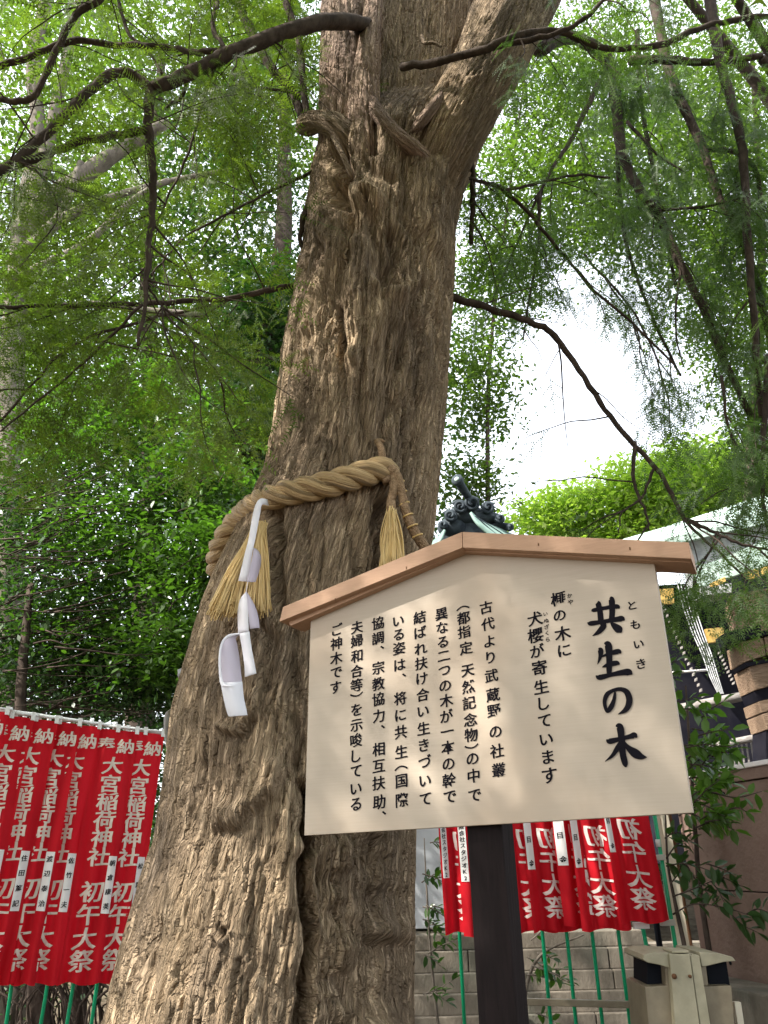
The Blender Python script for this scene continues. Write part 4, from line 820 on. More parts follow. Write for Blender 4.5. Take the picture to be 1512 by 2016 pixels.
# ------------------------------------------------------------------ banners
def banner(label, TL, ex, H_, Wd, lean, nrmv, mirrored, name_txt, strip_box, group, seed, pole_top=None, pole_bot=None, small=False, folds=2.5, amp=.019):
    t = empty('votive_banner', (TL[0], TL[1], 0), label, 'banner', group)
    down = np.array([0, 0, -1.0])+ex*lean
    def fn(u, v, off=0.0):     # u 0..1 across, v 0..1 from the top
        u = np.asarray(u, float); v = np.asarray(v, float)
        wv = amp*(.35+v)*np.sin(u*folds*2*math.pi+seed+1.5*np.sin(v*3+seed))+.008*np.sin(v*9+seed*2)*u
        return TL+np.multiply.outer(u*Wd*(1-.03*v), ex)+np.multiply.outer(v*H_, down)+np.multiply.outer(wv+off, nrmv)
    nu, nv = 26, 40; U, Vv = np.meshgrid(np.linspace(0, 1, nu), np.linspace(0, 1, nv)); hem = .006*np.sin(U*9+seed)*(Vv > .99)
    P = fn(U.ravel(), (Vv+hem).ravel()); F = np.array([(j*nu+i, j*nu+i+1, (j+1)*nu+i+1, (j+1)*nu+i) for j in range(nv-1) for i in range(nu-1)])
    mesh('cloth', P, F, M['cloth'], t, True)
    fu = (lambda u: 1-u) if mirrored else (lambda u: u)
    ch = .078; cw = ch*H_/Wd*1.18
    items = [('奉', .27, .068, .86), ('納', .74, .068, .86)]+[(c, .5, y, 1) for c, y in zip('大宮稲荷神社', (.155, .232, .308, .382, .455, .53))]+[(c, .47, y, 1.08) for c, y in zip('初午大祭', (.665, .75, .838, .918))]
    items = [(c, u, v, cw*s, ch*s) for c, u, v, s in items]
    f2 = lambda off: (lambda u, v: fn(fu(u), v, off))
    def put(nm, its, m_, off, mir=True):
        mbx = MB()
        for c, u, v, sx, sy in its:
            V, F2 = _gl[(c, .011)]
            if len(V):
                uu = u+V[:, 0]*sx; vv = v-V[:, 1]*sy
                if mir: uu = fu(uu)
                mbx.add(fn(uu, vv, off+.0003*LIFT[c]), F2)
        o_ = mbx.build(nm, m_, t); o_['kind'] = 'stuff'; return o_
    put('lettering', items, M['print_back'] if mirrored else M['print'], .004)
    if strip_box:
        a, b_, c_, d_ = strip_box; U, Vv = np.meshgrid(np.linspace(a, b_, 6), np.linspace(c_, d_, 14)); P = fn(U.ravel(), Vv.ravel(), .006)
        F = np.array([(j*6+i, j*6+i+1, (j+1)*6+i+1, (j+1)*6+i) for j in range(13) for i in range(5)])
        so_ = mesh('name_strip', P, F, M['strip'], t, True)
        n_ = len([1 for c in name_txt if c != ' '])
        if n_:
            step = (d_-c_)/len(name_txt); its = [(c, (a+b_)/2, c_+step*(i+.5), min((b_-a)*.72, step*H_/Wd*.9), min((b_-a)*.72*Wd/H_, step*.9)) for i, c in enumerate(name_txt) if c != ' ']
            mbx = MB()
            for c, u, v, sx, sy in its:
                V, F2 = _gl[(c, .011)]
                if len(V): mbx.add(fn(u+V[:, 0]*sx, v-V[:, 1]*sy, .0085+.0003*LIFT[c]), F2)
            lo = mbx.build('name_lettering', M['ink'], so_); lo['kind'] = 'stuff'
    # cross rod and loops
    mbx = MB(); a = TL-ex*.02+np.array([0, 0, .022])-nrmv*.004; b_ = TL+ex*(Wd+.02)+np.array([0, 0, .022])-nrmv*.004; mbx.tube([a, b_], .008, 8); mbx.build('cross_rod', M['white_plastic'], t, True)
    for q in (.03, .5, .97):
        lc = TL+ex*Wd*q+np.array([0, 0, .012]); mbx = MB(); mbx.box(lc+nrmv*.010, ex*.014, nrmv*.0015, np.array([0, 0, .028])); mbx.build('loop', M['white_plastic'], t)
    if pole_top is not None:
        d = nrm(pole_bot-pole_top); mbx = MB(); mbx.tube([pole_top, pole_bot], .0115, 10); po = mbx.build('pole', M['green_pole'], t, True)
        mbx = MB(); mbx.tube([pole_top-d*.02, pole_top+d*.035], .0145, 10); mbx.build('cap', M['white_plastic'], t, True)
    return t
# left row
exL = nrm(W(328, 1436, 5.74)-W(17, 1402, 5.32)); exL = nrm(exL*np.array([1, 1, 1])); nL = nrm(np.cross(exL, (0, 0, 1))); nL = nL if nL[1] < 0 else -nL
ordn = ['leftmost red votive banner, cut off by the left edge of the photo', 'second red votive banner from the left edge', 'third red votive banner from the left', 'fourth red votive banner from the left, in the middle of the left row', 'fifth red votive banner from the left, overlapped beside the fully legible one',
        'sixth red banner from the left, the one whose column of white characters is fully legible', 'red votive banner next to the big trunk, right end of the left row']
for i, (xr, yt) in enumerate([(17, 1403), (68, 1413), (115, 1418), (161, 1422), (201, 1427), (277, 1436), (330, 1440)]):
    D = 5.3+.44*xr/328; TR = W(xr, yt, D)-nL*.028*i*1.0; Wd = .285 if i < 6 else .27
    TLb = TR-exL*Wd; xb = [25-95, 25-48, 25, 97, 150, 199, 246][i]; xt_ = [20, 49, 98, 184, 232, 268, 315][i]
    pt_ = W(xt_, yt-8, D+.04)-nL*(.028*i+.075); pb = W(xb-4, 1955, D+.04)-nL*(.028*i+.075); d = pb-pt_; pb = pt_+d*((pt_[2]+.05)/-d[2])
    banner(ordn[i], TLb, exL, 1.585, Wd, -.035, nL, False, NAMES_L[i], (.74, .93, .525, .745), 'red banners in the left row', i*1.7, pt_, pb)
mb = MB(); a = W(-60, 1388, 5.2)-nL*.01; b_ = W(345, 1438, 5.8)-nL*.2; mb.tube([a, b_], .012, 8); tag(mb.build('banner_rail', M['white_plastic'], None, True), 'white plastic rail that carries the left row of red banners', 'rail')
# right row, seen from the back
bots = [(876, 1839, ''), (914.6, 1847, ''), (1005.5, 1836, ''), (1049, 1834.6, ''), (1113, 1827, ''), (1145.6, 1832, ''), (1222, 1818, '')]
nmR = ['有限会社スタジオK2', '有限会社スタジオK2', '株式会社 東京美容研究所', '  目 金', '  目 金', '  目 金', '  目 金']
lbR = ['red banner seen from behind, leftmost of the right row, left of the dark post', 'red banner seen from behind, partly hidden by the dark signpost', 'red banner seen from behind, first to the right of the dark signpost', 'red banner seen from behind, second to the right of the signpost',
       'narrow visible slice of red banner between two wider ones under the sign', 'widest visible red banner under the sign, seen from behind with four legible characters', 'slanting red banner at the right end of the row beside the last green pole']
exR = nrm(np.array([1.0, .10, 0])); nR = np.array([exR[1], -exR[0], 0])
poles_px = [(905, 1844), (960, 1844), (1020, 1844), (1068, 1838), (1114.7, 1829), (1164.5, 1829), (1216.5, 1829)]
for i, (xb, yb, _) in enumerate(bots):
    D = 5.5-.028*i; Wd = .325; BLq = W(xb, yb, D); Hh = 1.585; lean = .02 if i < 6 else .055
    TLb = BLq+np.array([0, 0, Hh])-exR*lean*Hh
    x_, y_ = poles_px[i]; p0 = W(x_, y_, 5.56); pt_ = p0+np.array([.0, 0, 1.62]); pb = p0.copy(); pb[2] = .2
    if i == 6: pass
    st_ = (.02, .19, .60 if i > 2 else .535, .765 if i > 2 else .775)
    if i == 0 or i == 1: st_ = (.03, .17, .56, .80)
    if i == 2: st_ = (.02, .16, .52, .79)
    if i in (3, 4, 5): st_ = (.02, .20, .56, .78)
    if i == 6: st_ = (.02, .17, .52, .75)
    banner(lbR[i], TLb, exR, Hh, Wd, lean, nR, True, nmR[i], st_, 'red banners in the right row', 40+i*2.1, pt_, pb)
for i, (a_, b__) in enumerate([((1289, 1607), (1331, 1869)), ((1262, 1809), (1281, 1905))]):
    p, q = W(*a_, 5.45), W(*b__, 5.45); d = (q-p)/np.linalg.norm(q-p); p2 = p-d*.6; q2 = q+d*((q[2]+.02)/-d[2])
    t = empty('green_pole', (q2[0], q2[1], 0), ['green plastic pole at the right end of the banners, with white bands', 'green plastic pole just left of the last banner pole, above the cream bin'][i], 'pole')
    mb = MB(); mb.tube([p2 if i == 0 else p, q2], .0125, 10); mb.build('shaft', M['green_pole'], t, True)
    if i == 0:
        for a2, ln in (((1296, 1660), .045),):
            c = W(*a2, 5.45); mb = MB(); mb.tube([c-d*ln/2, c+d*ln/2], .0165, 10); mb.build('white_band', M['white_plastic'], t, True)
        for a2 in ((1301, 1688), (1320, 1816)):
            c = W(*a2, 5.43); mb = MB(); mb.box(c-exR*.02, exR*.045, nR*.016, np.array([0, 0, .017])); mb.build('clip', M['clip'], t, bevel=.004)
    else:
        c = W(1262, 1822, 5.42); mb = MB(); mb.box(c, exR*.05, nR*.014, np.array([0, 0, .018])); mb.build('clip', M['white_plastic'], t, bevel=.004)
mb = MB(); mb.beam(W(1000, 1971, 5.42), W(1290, 1979, 5.38), .03, .036); tag(mb.build('tie_rail', M['cream_side'], None, bevel=.004), 'tan wooden rail tied across the green poles behind the signpost', 'rail')

# ------------------------------------------------------------------ stone steps, panel, wall
sw = empty('stone_wall', W(1050, 1900, 7.4)*np.array([1, 1, 0]), 'stepped wall of mottled stone blocks behind the green poles', 'wall')
ys = [1835, 1868, 1912, 1953, 1997, 2040, 2085, 2130]
def stone_row():
    k = 0
    for r_ in range(len(ys)-1):
        Yd = 7.4-.05*r_; z1 = W(1050, ys[r_], Yd)[2]; z0 = W(1050, ys[r_+1], Yd)[2]
        x = W(720, 1900, Yd)[0]; xe = W(1272-8*(r_ % 2), 1900, Yd)[0]+.02
        while x < xe-.05:
            wd = min(rng.uniform(.7, 1.4), xe-x); 
            if xe-x-wd < .2: wd = xe-x
            mb = MB(); j = rng.uniform(-.006, .006)
            mb.box((x+wd/2, Yd+.15+j, (z0+z1)/2), (wd/2-.004, 0, 0), (0, .15, 0), (0, 0, (z1-z0)/2-.004))
            o = mb.build('stone_block', M['stone'], sw, bevel=.008); x += wd
stone_row()
mb = MB(); q = W(1000, 1900, 7.7); mb.box((q[0], 7.75, .7), (2.4, 0, 0), (0, .1, 0), (0, 0, W(1000, 1850, 7.75)[2]-.75)); mb.build('backing', M['stone'], sw)
cb = empty('grey_cabinet', W(850, 1730, 7.6)*np.array([1, 1, 0]), 'light grey metal cabinet behind leafy twigs, just right of the trunk', 'cabinet')
p0 = W(780, 1830, 7.6); p1 = W(905, 1560, 7.6); mb = MB(); mb.box(((p0[0]+p1[0])/2, 7.8, (p0[2]+p1[2])/2), ((p1[0]-p0[0])/2, 0, 0), (0, .2, 0), (0, 0, (p1[2]-p0[2])/2)); mb.build('body', M['steel'], cb, bevel=.01)
mb = MB(); mb.box(((p0[0]+p1[0])/2, 7.79, p0[2]/2-.01), ((p1[0]-p0[0])/2-.03, 0, 0), (0, .19, 0), (0, 0, p0[2]/2-.01)); mb.build('plinth', M['stone'], cb)
# wall on the right
WL = W(1322, 1525, 6.0); WR = W(1512, 1490, 5.0); wd_ = WR-WL; ztop = W(1470, 1503, 5.2)[2]
ew = nrm(np.array([wd_[0], wd_[1], 0])); nw = np.array([ew[1], -ew[0], 0]); nw = nw if nw[1] < 0 else -nw
a0 = WL*np.array([1, 1, 0]); a1 = a0+ew*3.2
wl = empty('concrete_wall', a0, 'pinkish brown concrete wall with leaf shadows at the right edge', 'wall')
def wbox(s0, s1, z0, z1, d0, d1, nm, m_, bev=.004):
    mb = MB(); mb.box(a0+ew*(s0+s1)/2+nw*(d0+d1)/2+np.array([0, 0, (z0+z1)/2]), ew*(s1-s0)/2, nw*(d1-d0)/2, np.array([0, 0, (z1-z0)/2])); return mb.build(nm, m_, wl, bevel=bev)
zs = [-.1, .75, 1.32, ztop-.10]
for k in range(3):
    for s0, s1 in ((0, 1.15), (1.158, 2.3), (2.308, 3.4)): wbox(s0, s1, zs[k], zs[k+1]-.007, -.2, 0, 'cast_panel', M['wall'])
wbox(-.02, 3.45, ztop-.10, ztop-.03, -.22, .015, 'ledge', M['wall']); wbox(-.03, 3.5, ztop-.03, ztop, -.24, .03, 'coping', M['white_stone'], .006)
mb = MB()
for s, z in ((.28, 1.40), (.85, 1.40), (1.45, 1.42), (.3, .9), (.9, .92), (.55, 1.9), (1.3, 1.9)):
    c = a0+ew*s+nw*.001+np.array([0, 0, z]); mb.tube([c-nw*.002, c+nw*.003], .012, 10)
mb.build('tie_hole', M['black'], wl)
# cream post at the corner of the wall
cp = empty('cream_post', W(1345, 1900, 5.6)*np.array([1, 1, 0]), 'pale cream channel post with a rusty edge behind the bin', 'post')
p = W(1318, 1740, 5.6); 
mb = MB(); mb.box((p[0]+.02, 5.62, 1.05), (.045, 0, 0), (0, .03, 0), (0, 0, 1.05)); mb.build('channel', M['cream_post'], cp, bevel=.004)
mb = MB(); mb.box((p[0]+.072, 5.61, 1.05), (.006, 0, 0), (0, .035, 0), (0, 0, 1.05)); mb.build('rusty_edge', M['rust'], cp)
mb = MB(); mb.box((p[0]+.01, 5.585, 1.05), (.006, 0, 0), (0, .006, 0), (0, 0, 1.04)); mb.build('flange', M['cream_post'], cp)
dp = tag(None or (lambda: (lambda m_: m_.build('dark_stake', M['black'], None, True))((lambda mm: (mm.tube([W(1288, 1790, 5.9), W(1288, 1790, 5.9)*np.array([1, 1, 0])], .02, 8), mm)[1])(MB())))(), 'black stake between the last two green poles above the bin', 'stake')

# ------------------------------------------------------------------ cream bin
YB = 4.0
bn_t = empty('metal_bin', W(1358, 2000, YB)*np.array([1, 1, 0]), 'cream twin litter bin with domed hoods over dark openings', 'bin')
def bpx(x, y, dY=0): return W(x, y, YB+dY)
def prism(pts, d0, d1, nm, m_, par=bn_t, bev=.003):
    A = [W(x, y, YB+d0) for x, y in pts]; Bk = [a+np.array([0, d1-d0, 0]) for a in A]; n = len(A); mb = MB()
    mb.add(A+Bk, [tuple(range(n)), tuple(range(2*n-1, n-1, -1))]+[(i, i+n, (i+1) % n+n, (i+1) % n) for i in range(n)]); o = mb.build(nm, m_, par, bevel=bev); return o
prism([(1318, 1878), (1358, 1879), (1388, 2090), (1335, 2090)], -.04, .3, 'front_panel', M['cream'])
prism([(1358.7, 1880), (1377, 1881), (1411, 2090), (1389, 2090)], -.035, .3, 'side_strip', M['cream'])
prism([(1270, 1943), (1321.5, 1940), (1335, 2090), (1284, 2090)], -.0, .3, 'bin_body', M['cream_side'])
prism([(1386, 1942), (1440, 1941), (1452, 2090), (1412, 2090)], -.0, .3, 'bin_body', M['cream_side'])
prism([(1274, 1894), (1313, 1902), (1318, 1941), (1275, 1943)], .06, .28, 'opening', M['black'], bev=0)
prism([(1390, 1902), (1430, 1893), (1437, 1941), (1398, 1941)], .06, .28, 'opening', M['black'], bev=0)
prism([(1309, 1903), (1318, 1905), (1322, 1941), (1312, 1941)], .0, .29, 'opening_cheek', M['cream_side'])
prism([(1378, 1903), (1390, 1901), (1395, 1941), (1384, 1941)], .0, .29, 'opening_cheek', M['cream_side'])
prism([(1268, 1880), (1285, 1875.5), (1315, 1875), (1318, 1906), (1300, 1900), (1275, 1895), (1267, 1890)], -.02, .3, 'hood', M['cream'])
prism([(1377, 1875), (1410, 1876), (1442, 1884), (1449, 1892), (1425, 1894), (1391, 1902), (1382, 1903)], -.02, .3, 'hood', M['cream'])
prism([(1322, 1872), (1357, 1871), (1358, 1876), (1323, 1877)], -.03, .1, 'top_tab', M['cream'])
for x, y, r_ in ((1327, 1922, .011), (1358, 1922, .007)):
    c = W(x, y, YB-.045); mb = MB(); mb.tube([c, c+np.array([0, -.006, 0])], r_, 14); kk = mb.build('lock', M['rust'], bn_t, True)
mb = MB(); mb.beam(W(1450, 1972, 4.25), W(1463, 2060, 4.25), .03, .03); tag(mb.build('wooden_stake', M['cream_post'], None, bevel=.002), 'short pale wooden stake right of the cream bin', 'stake')
mb = MB(); q = W(1500, 1990, 5.0); mb.box(a0+ew*1.3+nw*.16+np.array([0, 0, .45]), ew*1.2, nw*.14, np.array([0, 0, q[2]/2])); tag(mb.build('stone_kerb', M['stone'], None, bevel=.01), 'low grey stone ledge at the foot of the wall, lower right corner', 'kerb')

# ------------------------------------------------------------------ leafy shrubs by the wall and steps
b = W(1400, 1900, 5.0)*np.array([1, 1, 0]); sh = empty('leafy_shrub', b, 'bright green shrub with large glossy leaves right of the signboard', 'shrub')
V, F = tube(catmull([b, W(1385, 1800, 5.1), W(1370, 1650, 5.0), W(1360, 1500, 4.9), W(1350, 1350, 4.9)], 5), np.linspace(.02, .006, 21), 7); mesh('stem', V, F, M['bark_dark'], sh, True)
tw = []
for i in range(30):
    x0 = rng.uniform(1335, 1390); y0 = rng.uniform(1420, 1640); Yd = rng.uniform(4.5, 4.9); a = rng.uniform(-1.0, .5); L = rng.uniform(40, 75)
    tw.append([(x0, y0, Yd), (x0+L*.5*math.cos(a), y0+L*.5*math.sin(a)-4, Yd-.03), (x0+L*math.cos(a), y0+L*math.sin(a), Yd-.08)])
tw += [[(1300, 1300, 4.7), (1320, 1305, 4.6), (1342, 1296, 4.6)], [(1305, 1335, 4.7), (1320, 1330, 4.6), (1330, 1338, 4.6)], [(1310, 1385, 4.7), (1340, 1380, 4.6), (1372, 1372, 4.6)], [(1330, 1400, 4.7), (1360, 1395, 4.6), (1388, 1402, 4.6)],
       [(1370, 1450, 4.6), (1405, 1440, 4.5), (1442, 1436, 4.5)], [(1400, 1490, 4.6), (1430, 1480, 4.5), (1446, 1490, 4.5)], [(1400, 1560, 4.6), (1450, 1570, 4.5), (1500, 1558, 4.5)], [(1420, 1600, 4.6), (1450, 1590, 4.5), (1470, 1598, 4.5)]]
leafy_twigs(sh, tw, .082, 'broad', 8, 1.6, 'broad_b')
b = W(1385, 1950, 5.0)*np.array([1, 1, 0]); sh2 = empty('dark_leaved_shrub', b, 'dark leafy branches in front of the brown wall, above the cream bin', 'shrub')
V, F = tube(catmull([b, W(1345, 1850, 5.0), W(1330, 1780, 5.0), W(1315, 1700, 5.0), W(1310, 1600, 5.0)], 5), np.linspace(.016, .005, 21), 7); mesh('stem', V, F, M['bark_dark'], sh2, True)
tw = [[(1325, 1800, 4.9), (1365, 1780, 4.8), (1420, 1785, 4.7), (1470, 1800, 4.7)], [(1325, 1765, 4.9), (1365, 1750, 4.8), (1400, 1735, 4.8)], [(1312, 1705, 4.9), (1350, 1700, 4.8), (1400, 1715, 4.8)], [(1312, 1690, 4.9), (1335, 1660, 4.8), (1360, 1655, 4.8)],
      [(1400, 1720, 4.8), (1430, 1730, 4.7), (1460, 1745, 4.7)], [(1350, 1700, 4.8), (1375, 1740, 4.8), (1395, 1760, 4.8)], [(1310, 1650, 4.9), (1325, 1640, 4.8), (1345, 1640, 4.8)], [(1430, 1790, 4.7), (1460, 1820, 4.7), (1490, 1835, 4.7)],
      [(1470, 1800, 4.7), (1490, 1790, 4.7), (1510, 1795, 4.7)], [(1390, 1700, 4.7), (1420, 1710, 4.7), (1440, 1720, 4.7)], [(1320, 1740, 4.9), (1335, 1720, 4.9), (1345, 1690, 4.8)], [(1400, 1735, 4.8), (1415, 1755, 4.75), (1425, 1775, 4.7)]]
leafy_twigs(sh2, tw, .085, 'dark_leaf', 8, 1.5, 'dark_leaf')
b = W(870, 1990, 7.0)*np.array([1, 1, 0]); sh3 = empty('sparse_shrub', b, 'sparse leafy twigs over the stone blocks between the trunk and the dark post', 'shrub')
tw = []
for i in range(15):
    x0 = rng.uniform(822, 850); y0 = rng.uniform(1640, 1990); L = rng.uniform(25, 55); a = rng.uniform(-.9, .6); Yd = rng.uniform(6.3, 6.9)
    tw.append([(x0, y0, Yd), (x0+L*.5, y0+L*.5*a, Yd), (x0+L, y0+L*a+5, Yd)])
for i in range(9):
    x0 = rng.uniform(1020, 1060); y0 = rng.uniform(1840, 2000); L = rng.uniform(25, 80); a = rng.uniform(-1.2, .6); Yd = rng.uniform(6.3, 6.8)
    tw.append([(x0, y0, Yd), (x0+L*.5, y0+L*.5*a, Yd), (x0+L, y0+L*a+5, Yd)])
leafy_twigs(sh3, tw, .07, 'dark_leaf', 7, 1.3, 'broad_b', 'bark_grey')
V, F = tube(catmull([b, W(850, 1900, 6.8), W(840, 1750, 6.7), W(835, 1650, 6.7)], 5), np.linspace(.014, .004, 16), 6); mesh('stem', V, F, M['bark_grey'], sh3, True)
V, F = tube(catmull([W(1025, 2050, 6.7), W(1035, 1950, 6.7), W(1065, 1880, 6.6), W(1150, 1840, 6.5)], 5), np.linspace(.02, .005, 16), 6); mesh('stem', V, F, M['bark_grey'], sh3, True)

# ------------------------------------------------------------------ shrine buildings
shr = empty('shrine_hall', W(1430, 1700, 10)*np.array([1, 1, 0]), 'dark timbered shrine hall with verdigris copper roof and gilded fittings at right', 'building')
def quadslab(nm, pts, Y0, m_, par=shr, th=.08, bev=0):
    A = [W(p[0], p[1], p[2] if len(p) > 2 else Y0) for p in pts]; nn = nrm(np.cross(A[1]-A[0], A[2]-A[0])); nn = nn if nn[1] > 0 else -nn
    Bk = [a+nn*th for a in A]; n = len(A); mb = MB(); mb.add(A+Bk, [tuple(range(n)), tuple(range(2*n-1, n-1, -1))]+[(i, i+n, (i+1) % n+n, (i+1) % n) for i in range(n)]); return mb.build(nm, m_, par, bevel=bev)
quadslab('wall', [(1180, 1700), (1640, 1700), (1640, 1130), (1180, 1160)], 11, M['lacquer'], th=2.0)
quadslab('roof', [(1180, 1098, 9.0), (1300, 1068, 9.0), (1400, 1048, 9.0), (1600, 985, 9.0), (1640, 930, 11), (1300, 1040, 11), (1180, 1075, 11)], 9, M['copper'], th=.06)
quadslab('roof_edge', [(1180, 1090), (1640, 985), (1640, 1000), (1180, 1104)], 8.95, M['copper'])
quadslab('eave_board', [(1180, 1106), (1640, 1002), (1640, 1060), (1350, 1120), (1180, 1130)], 9.1, M['pale_wood'])
quadslab('gable_roof', [(1366, 1118), (1420, 1100), (1512, 1060), (1620, 1010), (1620, 1120), (1512, 1112), (1440, 1135), (1385, 1158)], 8.2, M['copper'])
quadslab('eave_beam', [(1378, 1155), (1440, 1148), (1440, 1166), (1384, 1172)], 8.0, M['pale_wood'], th=.3)
quadslab('soffit', [(1384, 1150), (1512, 1118), (1620, 1100), (1620, 1190), (1440, 1200), (1384, 1168)], 8.6, M['lacquer'])
for pts in ([(1398, 1148), (1428, 1135), (1430, 1146), (1402, 1156)], [(1295, 1160), (1326, 1158), (1328, 1188), (1296, 1190)], [(1388, 1238), (1424, 1234), (1428, 1262), (1396, 1266)], [(1466, 1128), (1492, 1118), (1496, 1136), (1470, 1142)], [(1500, 1118), (1530, 1108), (1532, 1126), (1502, 1132)]):
    quadslab('gilded_fitting', pts, 7.9, M['gold'], th=.04, bev=.006)
for k in range(5):
    f = (k-2)/2; C = catmull([W(1340+f*13, 1112, 7.8), W(1353+f*12, 1180, 7.75), W(1372+f*11, 1240, 7.7), W(1392+f*9, 1290, 7.65), W(1405+f*8, 1330, 7.6), W(1419+f*5, 1366, 7.6)], 6)
    mb = MB(); T2 = np.gradient(C, axis=0)
    V, F = tube(C, .0065, 5); mesh('bargeboard_slat', V, F, M['pale_wood'], shr, False)
quadslab('bargeboard', [(1352, 1112), (1366, 1112), (1362, 1172), (1356, 1172)], 7.72, M['pale_wood'], th=.05)
for k in range(19):
    t = k/18; c = W(1304+t*85, 1192+t*188, 8.8); mb = MB(); mb.box(c, (.006, 0, 0), (0, .03, 0), (.004, 0, .017)); mb.build('rafter', M['grey_wood'], shr)
for k in range(9):
    t = k/8; c = W(1416+t*28, 1285+t*60, 8.8); mb = MB(); mb.box(c, (.005, 0, 0), (0, .03, 0), (.004, 0, .014)); mb.build('rafter', M['grey_wood'], shr)
mb = MB(); mb.tube([W(1305, 1326, 7.9), W(1393, 1319, 7.9)], .012, 6); mb.build('white_rod', M['white_stone'], shr, True)
for (x0, y0), (x1, y1), r_ in (((1318, 1399), (1540, 1356), .040), ((1395, 1471), (1560, 1438), .030)):
    mb = MB(); mb.tube([W(x0, y0, 7.0), W(x1, y1, 6.8)], r_, 14); mb.build('railing', M['grey_wood'], shr, True)
for k in range(10):
    x = 1440+k*9.5; mb = MB(); mb.beam(W(x, 1462-k*1.5, 7.1), W(x+7, 1512-k*1.6, 7.1), .012, .012); mb.build('baluster', M['grey_wood'], shr)
quadslab('gallery_floor', [(1300, 1540), (1640, 1475), (1640, 1700), (1300, 1700)], 7.3, M['lacquer'], th=.3)
# weathered timber stack of a small roofed gate at the right edge
gt = empty('timber_gate_roof', W(1500, 1700, 6.3)*np.array([1, 1, 0]), 'stack of weathered brown roof timbers with a black beam at the right edge', 'roof timbers')
for k in range(11):
    y = 1167+k*7.2; x0 = 1434+k*1.6+rng.uniform(-1.5, 1.5)
    quadslab('shingle', [(x0, y+6, 6.2), (x0+100, y-14, 6.1), (x0+100, y-7, 6.1), (x0, y+12.6, 6.2)], 6.2, M['old_wood'], gt, .3, .003)
quadslab('beam', [(1431, 1243), (1560, 1216), (1560, 1240), (1434, 1266)], 6.15, M['lacquer'], gt, .25, .006)
for pts in ([(1459, 1264), (1502, 1255), (1508, 1290), (1467, 1303)], [(1504, 1254), (1560, 1243), (1560, 1290), (1510, 1289)], [(1474, 1313), (1560, 1292), (1560, 1338), (1488, 1358)], [(1494, 1381), (1560, 1366), (1560, 1388), (1500, 1403)], [(1501, 1406), (1560, 1390), (1560, 1430), (1511, 1436)]):
    quadslab('timber_block', pts, 6.2, M['old_wood'], gt, .3, .005)
quadslab('beam', [(1466, 1305), (1560, 1290), (1560, 1294), (1472, 1312)], 6.17, M['lacquer'], gt, .25)
quadslab('beam', [(1484, 1359), (1560, 1342), (1560, 1364), (1492, 1380)], 6.25, M['lacquer'], gt, .25)
quadslab('beam', [(1508, 1438), (1560, 1428), (1560, 1700), (1512, 1700)], 6.25, M['lacquer'], gt, .25)
mb = MB(); c = W(1600, 1500, 6.3); mb.box((c[0], 6.45, c[2]/2), (.06, 0, 0), (0, .06, 0), (0, 0, c[2]/2)); mb.build('post', M['lacquer'], gt)

# bronze roof ornament behind the sign ridge
orn = empty('pavilion_roof', W(920, 1700, 9)*np.array([1, 1, 0]), 'small verdigris roof with dark scrolled ridge ornament, peeping over the sign ridge', 'roof')
YO = 9.0
def sphere(mb, c, rx, ry, rz, n=12, k=8):
    V = []; F = []
    for i in range(k+1):
        for j in range(n): a = math.pi*i/k; b2 = 2*math.pi*j/n; V.append((c[0]+rx*math.sin(a)*math.cos(b2), c[1]+ry*math.sin(a)*math.sin(b2), c[2]+rz*math.cos(a)))
    for i in range(k):
        for j in range(n): F.append((i*n+j, (i+1)*n+j, (i+1)*n+(j+1) % n, i*n+(j+1) % n))
    mb.add(V, F)
u_ = YO/FPX*1.05
def scroll(x, y, r_, turns=1.6, sg=1):
    mb = MB(); P = []
    for t in np.linspace(0, turns*2*math.pi, 40): rr = r_*(1-.62*t/(turns*2*math.pi)); P.append(W(x, y, YO-.06)+np.array([sg*math.cos(t+.6)*rr*u_, -.05*t/6, math.sin(t+.6)*rr*u_]))
    mb.tube(P, np.linspace(5.2, 3.2, 40)*u_*.9, 7); sphere(mb, W(x, y, YO), r_*.8*u_, .09, r_*.8*u_); mb.build('scroll', M['bronze'], orn, True)
scroll(905, 1000, 15, sg=-1); scroll(930, 994, 16); scroll(961, 1002, 13); scroll(886, 1018, 13, sg=-1); scroll(984, 1024, 9); scroll(872, 1036, 8, sg=-1); scroll(1004, 1040, 6)
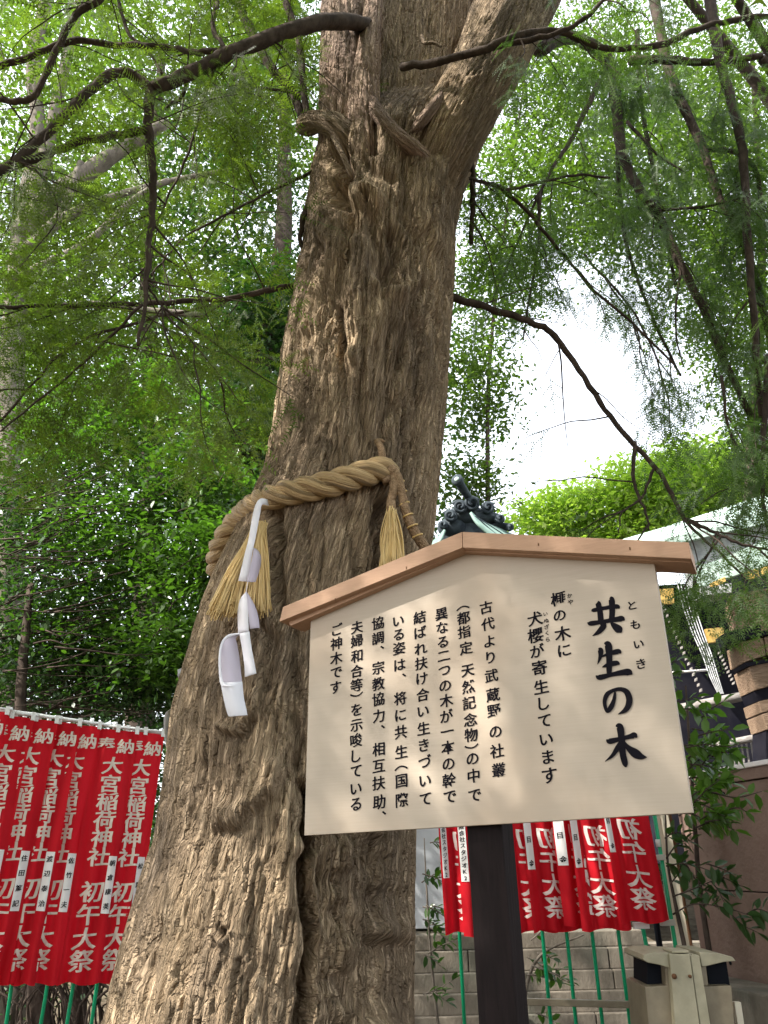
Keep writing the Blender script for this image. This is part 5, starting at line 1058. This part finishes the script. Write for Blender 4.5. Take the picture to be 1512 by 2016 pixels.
mb = MB(); sphere(mb, W(917, 1015, YO+.05), 40*u_, .12, 22*u_, 20, 12); sphere(mb, W(950, 1022, YO+.05), 42*u_, .12, 16*u_, 16, 10); sphere(mb, W(890, 1040, YO+.05), 30*u_, .12, 24*u_, 16, 10); sphere(mb, W(985, 1038, YO+.05), 28*u_, .1, 8*u_, 16, 10); mb.build('ridge_end_tile', M['bronze'], orn, True)
c0 = W(901, 946, YO-.35); c1 = W(926, 985, YO+.02); mb = MB(); mb.tube([c0, c1], [9.5*u_, 7.5*u_], 16); mb.build('ridge_roll', M['bronze'], orn, True)
dd = nrm(c0-c1); mb = MB(); mb.tube([c0-dd*.015, c0+dd*.03], [12*u_, 12*u_], 20); o = mb.build('round_cap', M['bronze'], orn, True)
mb = MB(); mb.tube([c0+dd*.031, c0+dd*.036], [5*u_, 5*u_], 14); mb.build('cap_boss', M['copper'], orn, True)
# curved copper wings either side
def wing(pts_top, pts_bot, nm):
    A = catmull([W(*p) for p in pts_top], 6); B = catmull([W(*p) for p in pts_bot], 6); n = min(len(A), len(B)); V = []
    for i in range(n): V += [A[i], B[i]]
    o = mesh(nm, V, [(2*i, 2*i+1, 2*i+3, 2*i+2) for i in range(n-1)], M['copper_dark'], orn, True); md = o.modifiers.new('thickness', 'SOLIDIFY'); md.thickness = .03
wing([(928, 1007, YO-.25), (950, 1025, YO-.2), (985, 1040, YO-.1), (1014, 1052, YO), (1060, 1062, YO)], [(928, 1008, YO-.5), (940, 1028, YO-.6), (962, 1050, YO-.6), (990, 1075, YO-.6), (1030, 1100, YO-.6)], 'copper_roof')
wing([(878, 1044, YO-.2), (868, 1056, YO-.15), (855, 1068, YO-.1), (835, 1085, YO)], [(878, 1045, YO-.5), (872, 1062, YO-.6), (862, 1080, YO-.6), (850, 1100, YO-.6)], 'copper_roof')
for x0, y0, x1, y1 in ((936, 1016, 985, 1060), (945, 1022, 1010, 1064)):
    mb = MB(); mb.tube([W(x0, y0, YO-.42), W(x1, y1, YO-.42)], .008, 5); mb.build('roof_seam', M['bronze'], orn)
quadslab('gable_wall', [(870, 1060), (925, 1010), (1000, 1075), (1000, 1500), (870, 1500)], YO, M['bronze'], orn, .2)
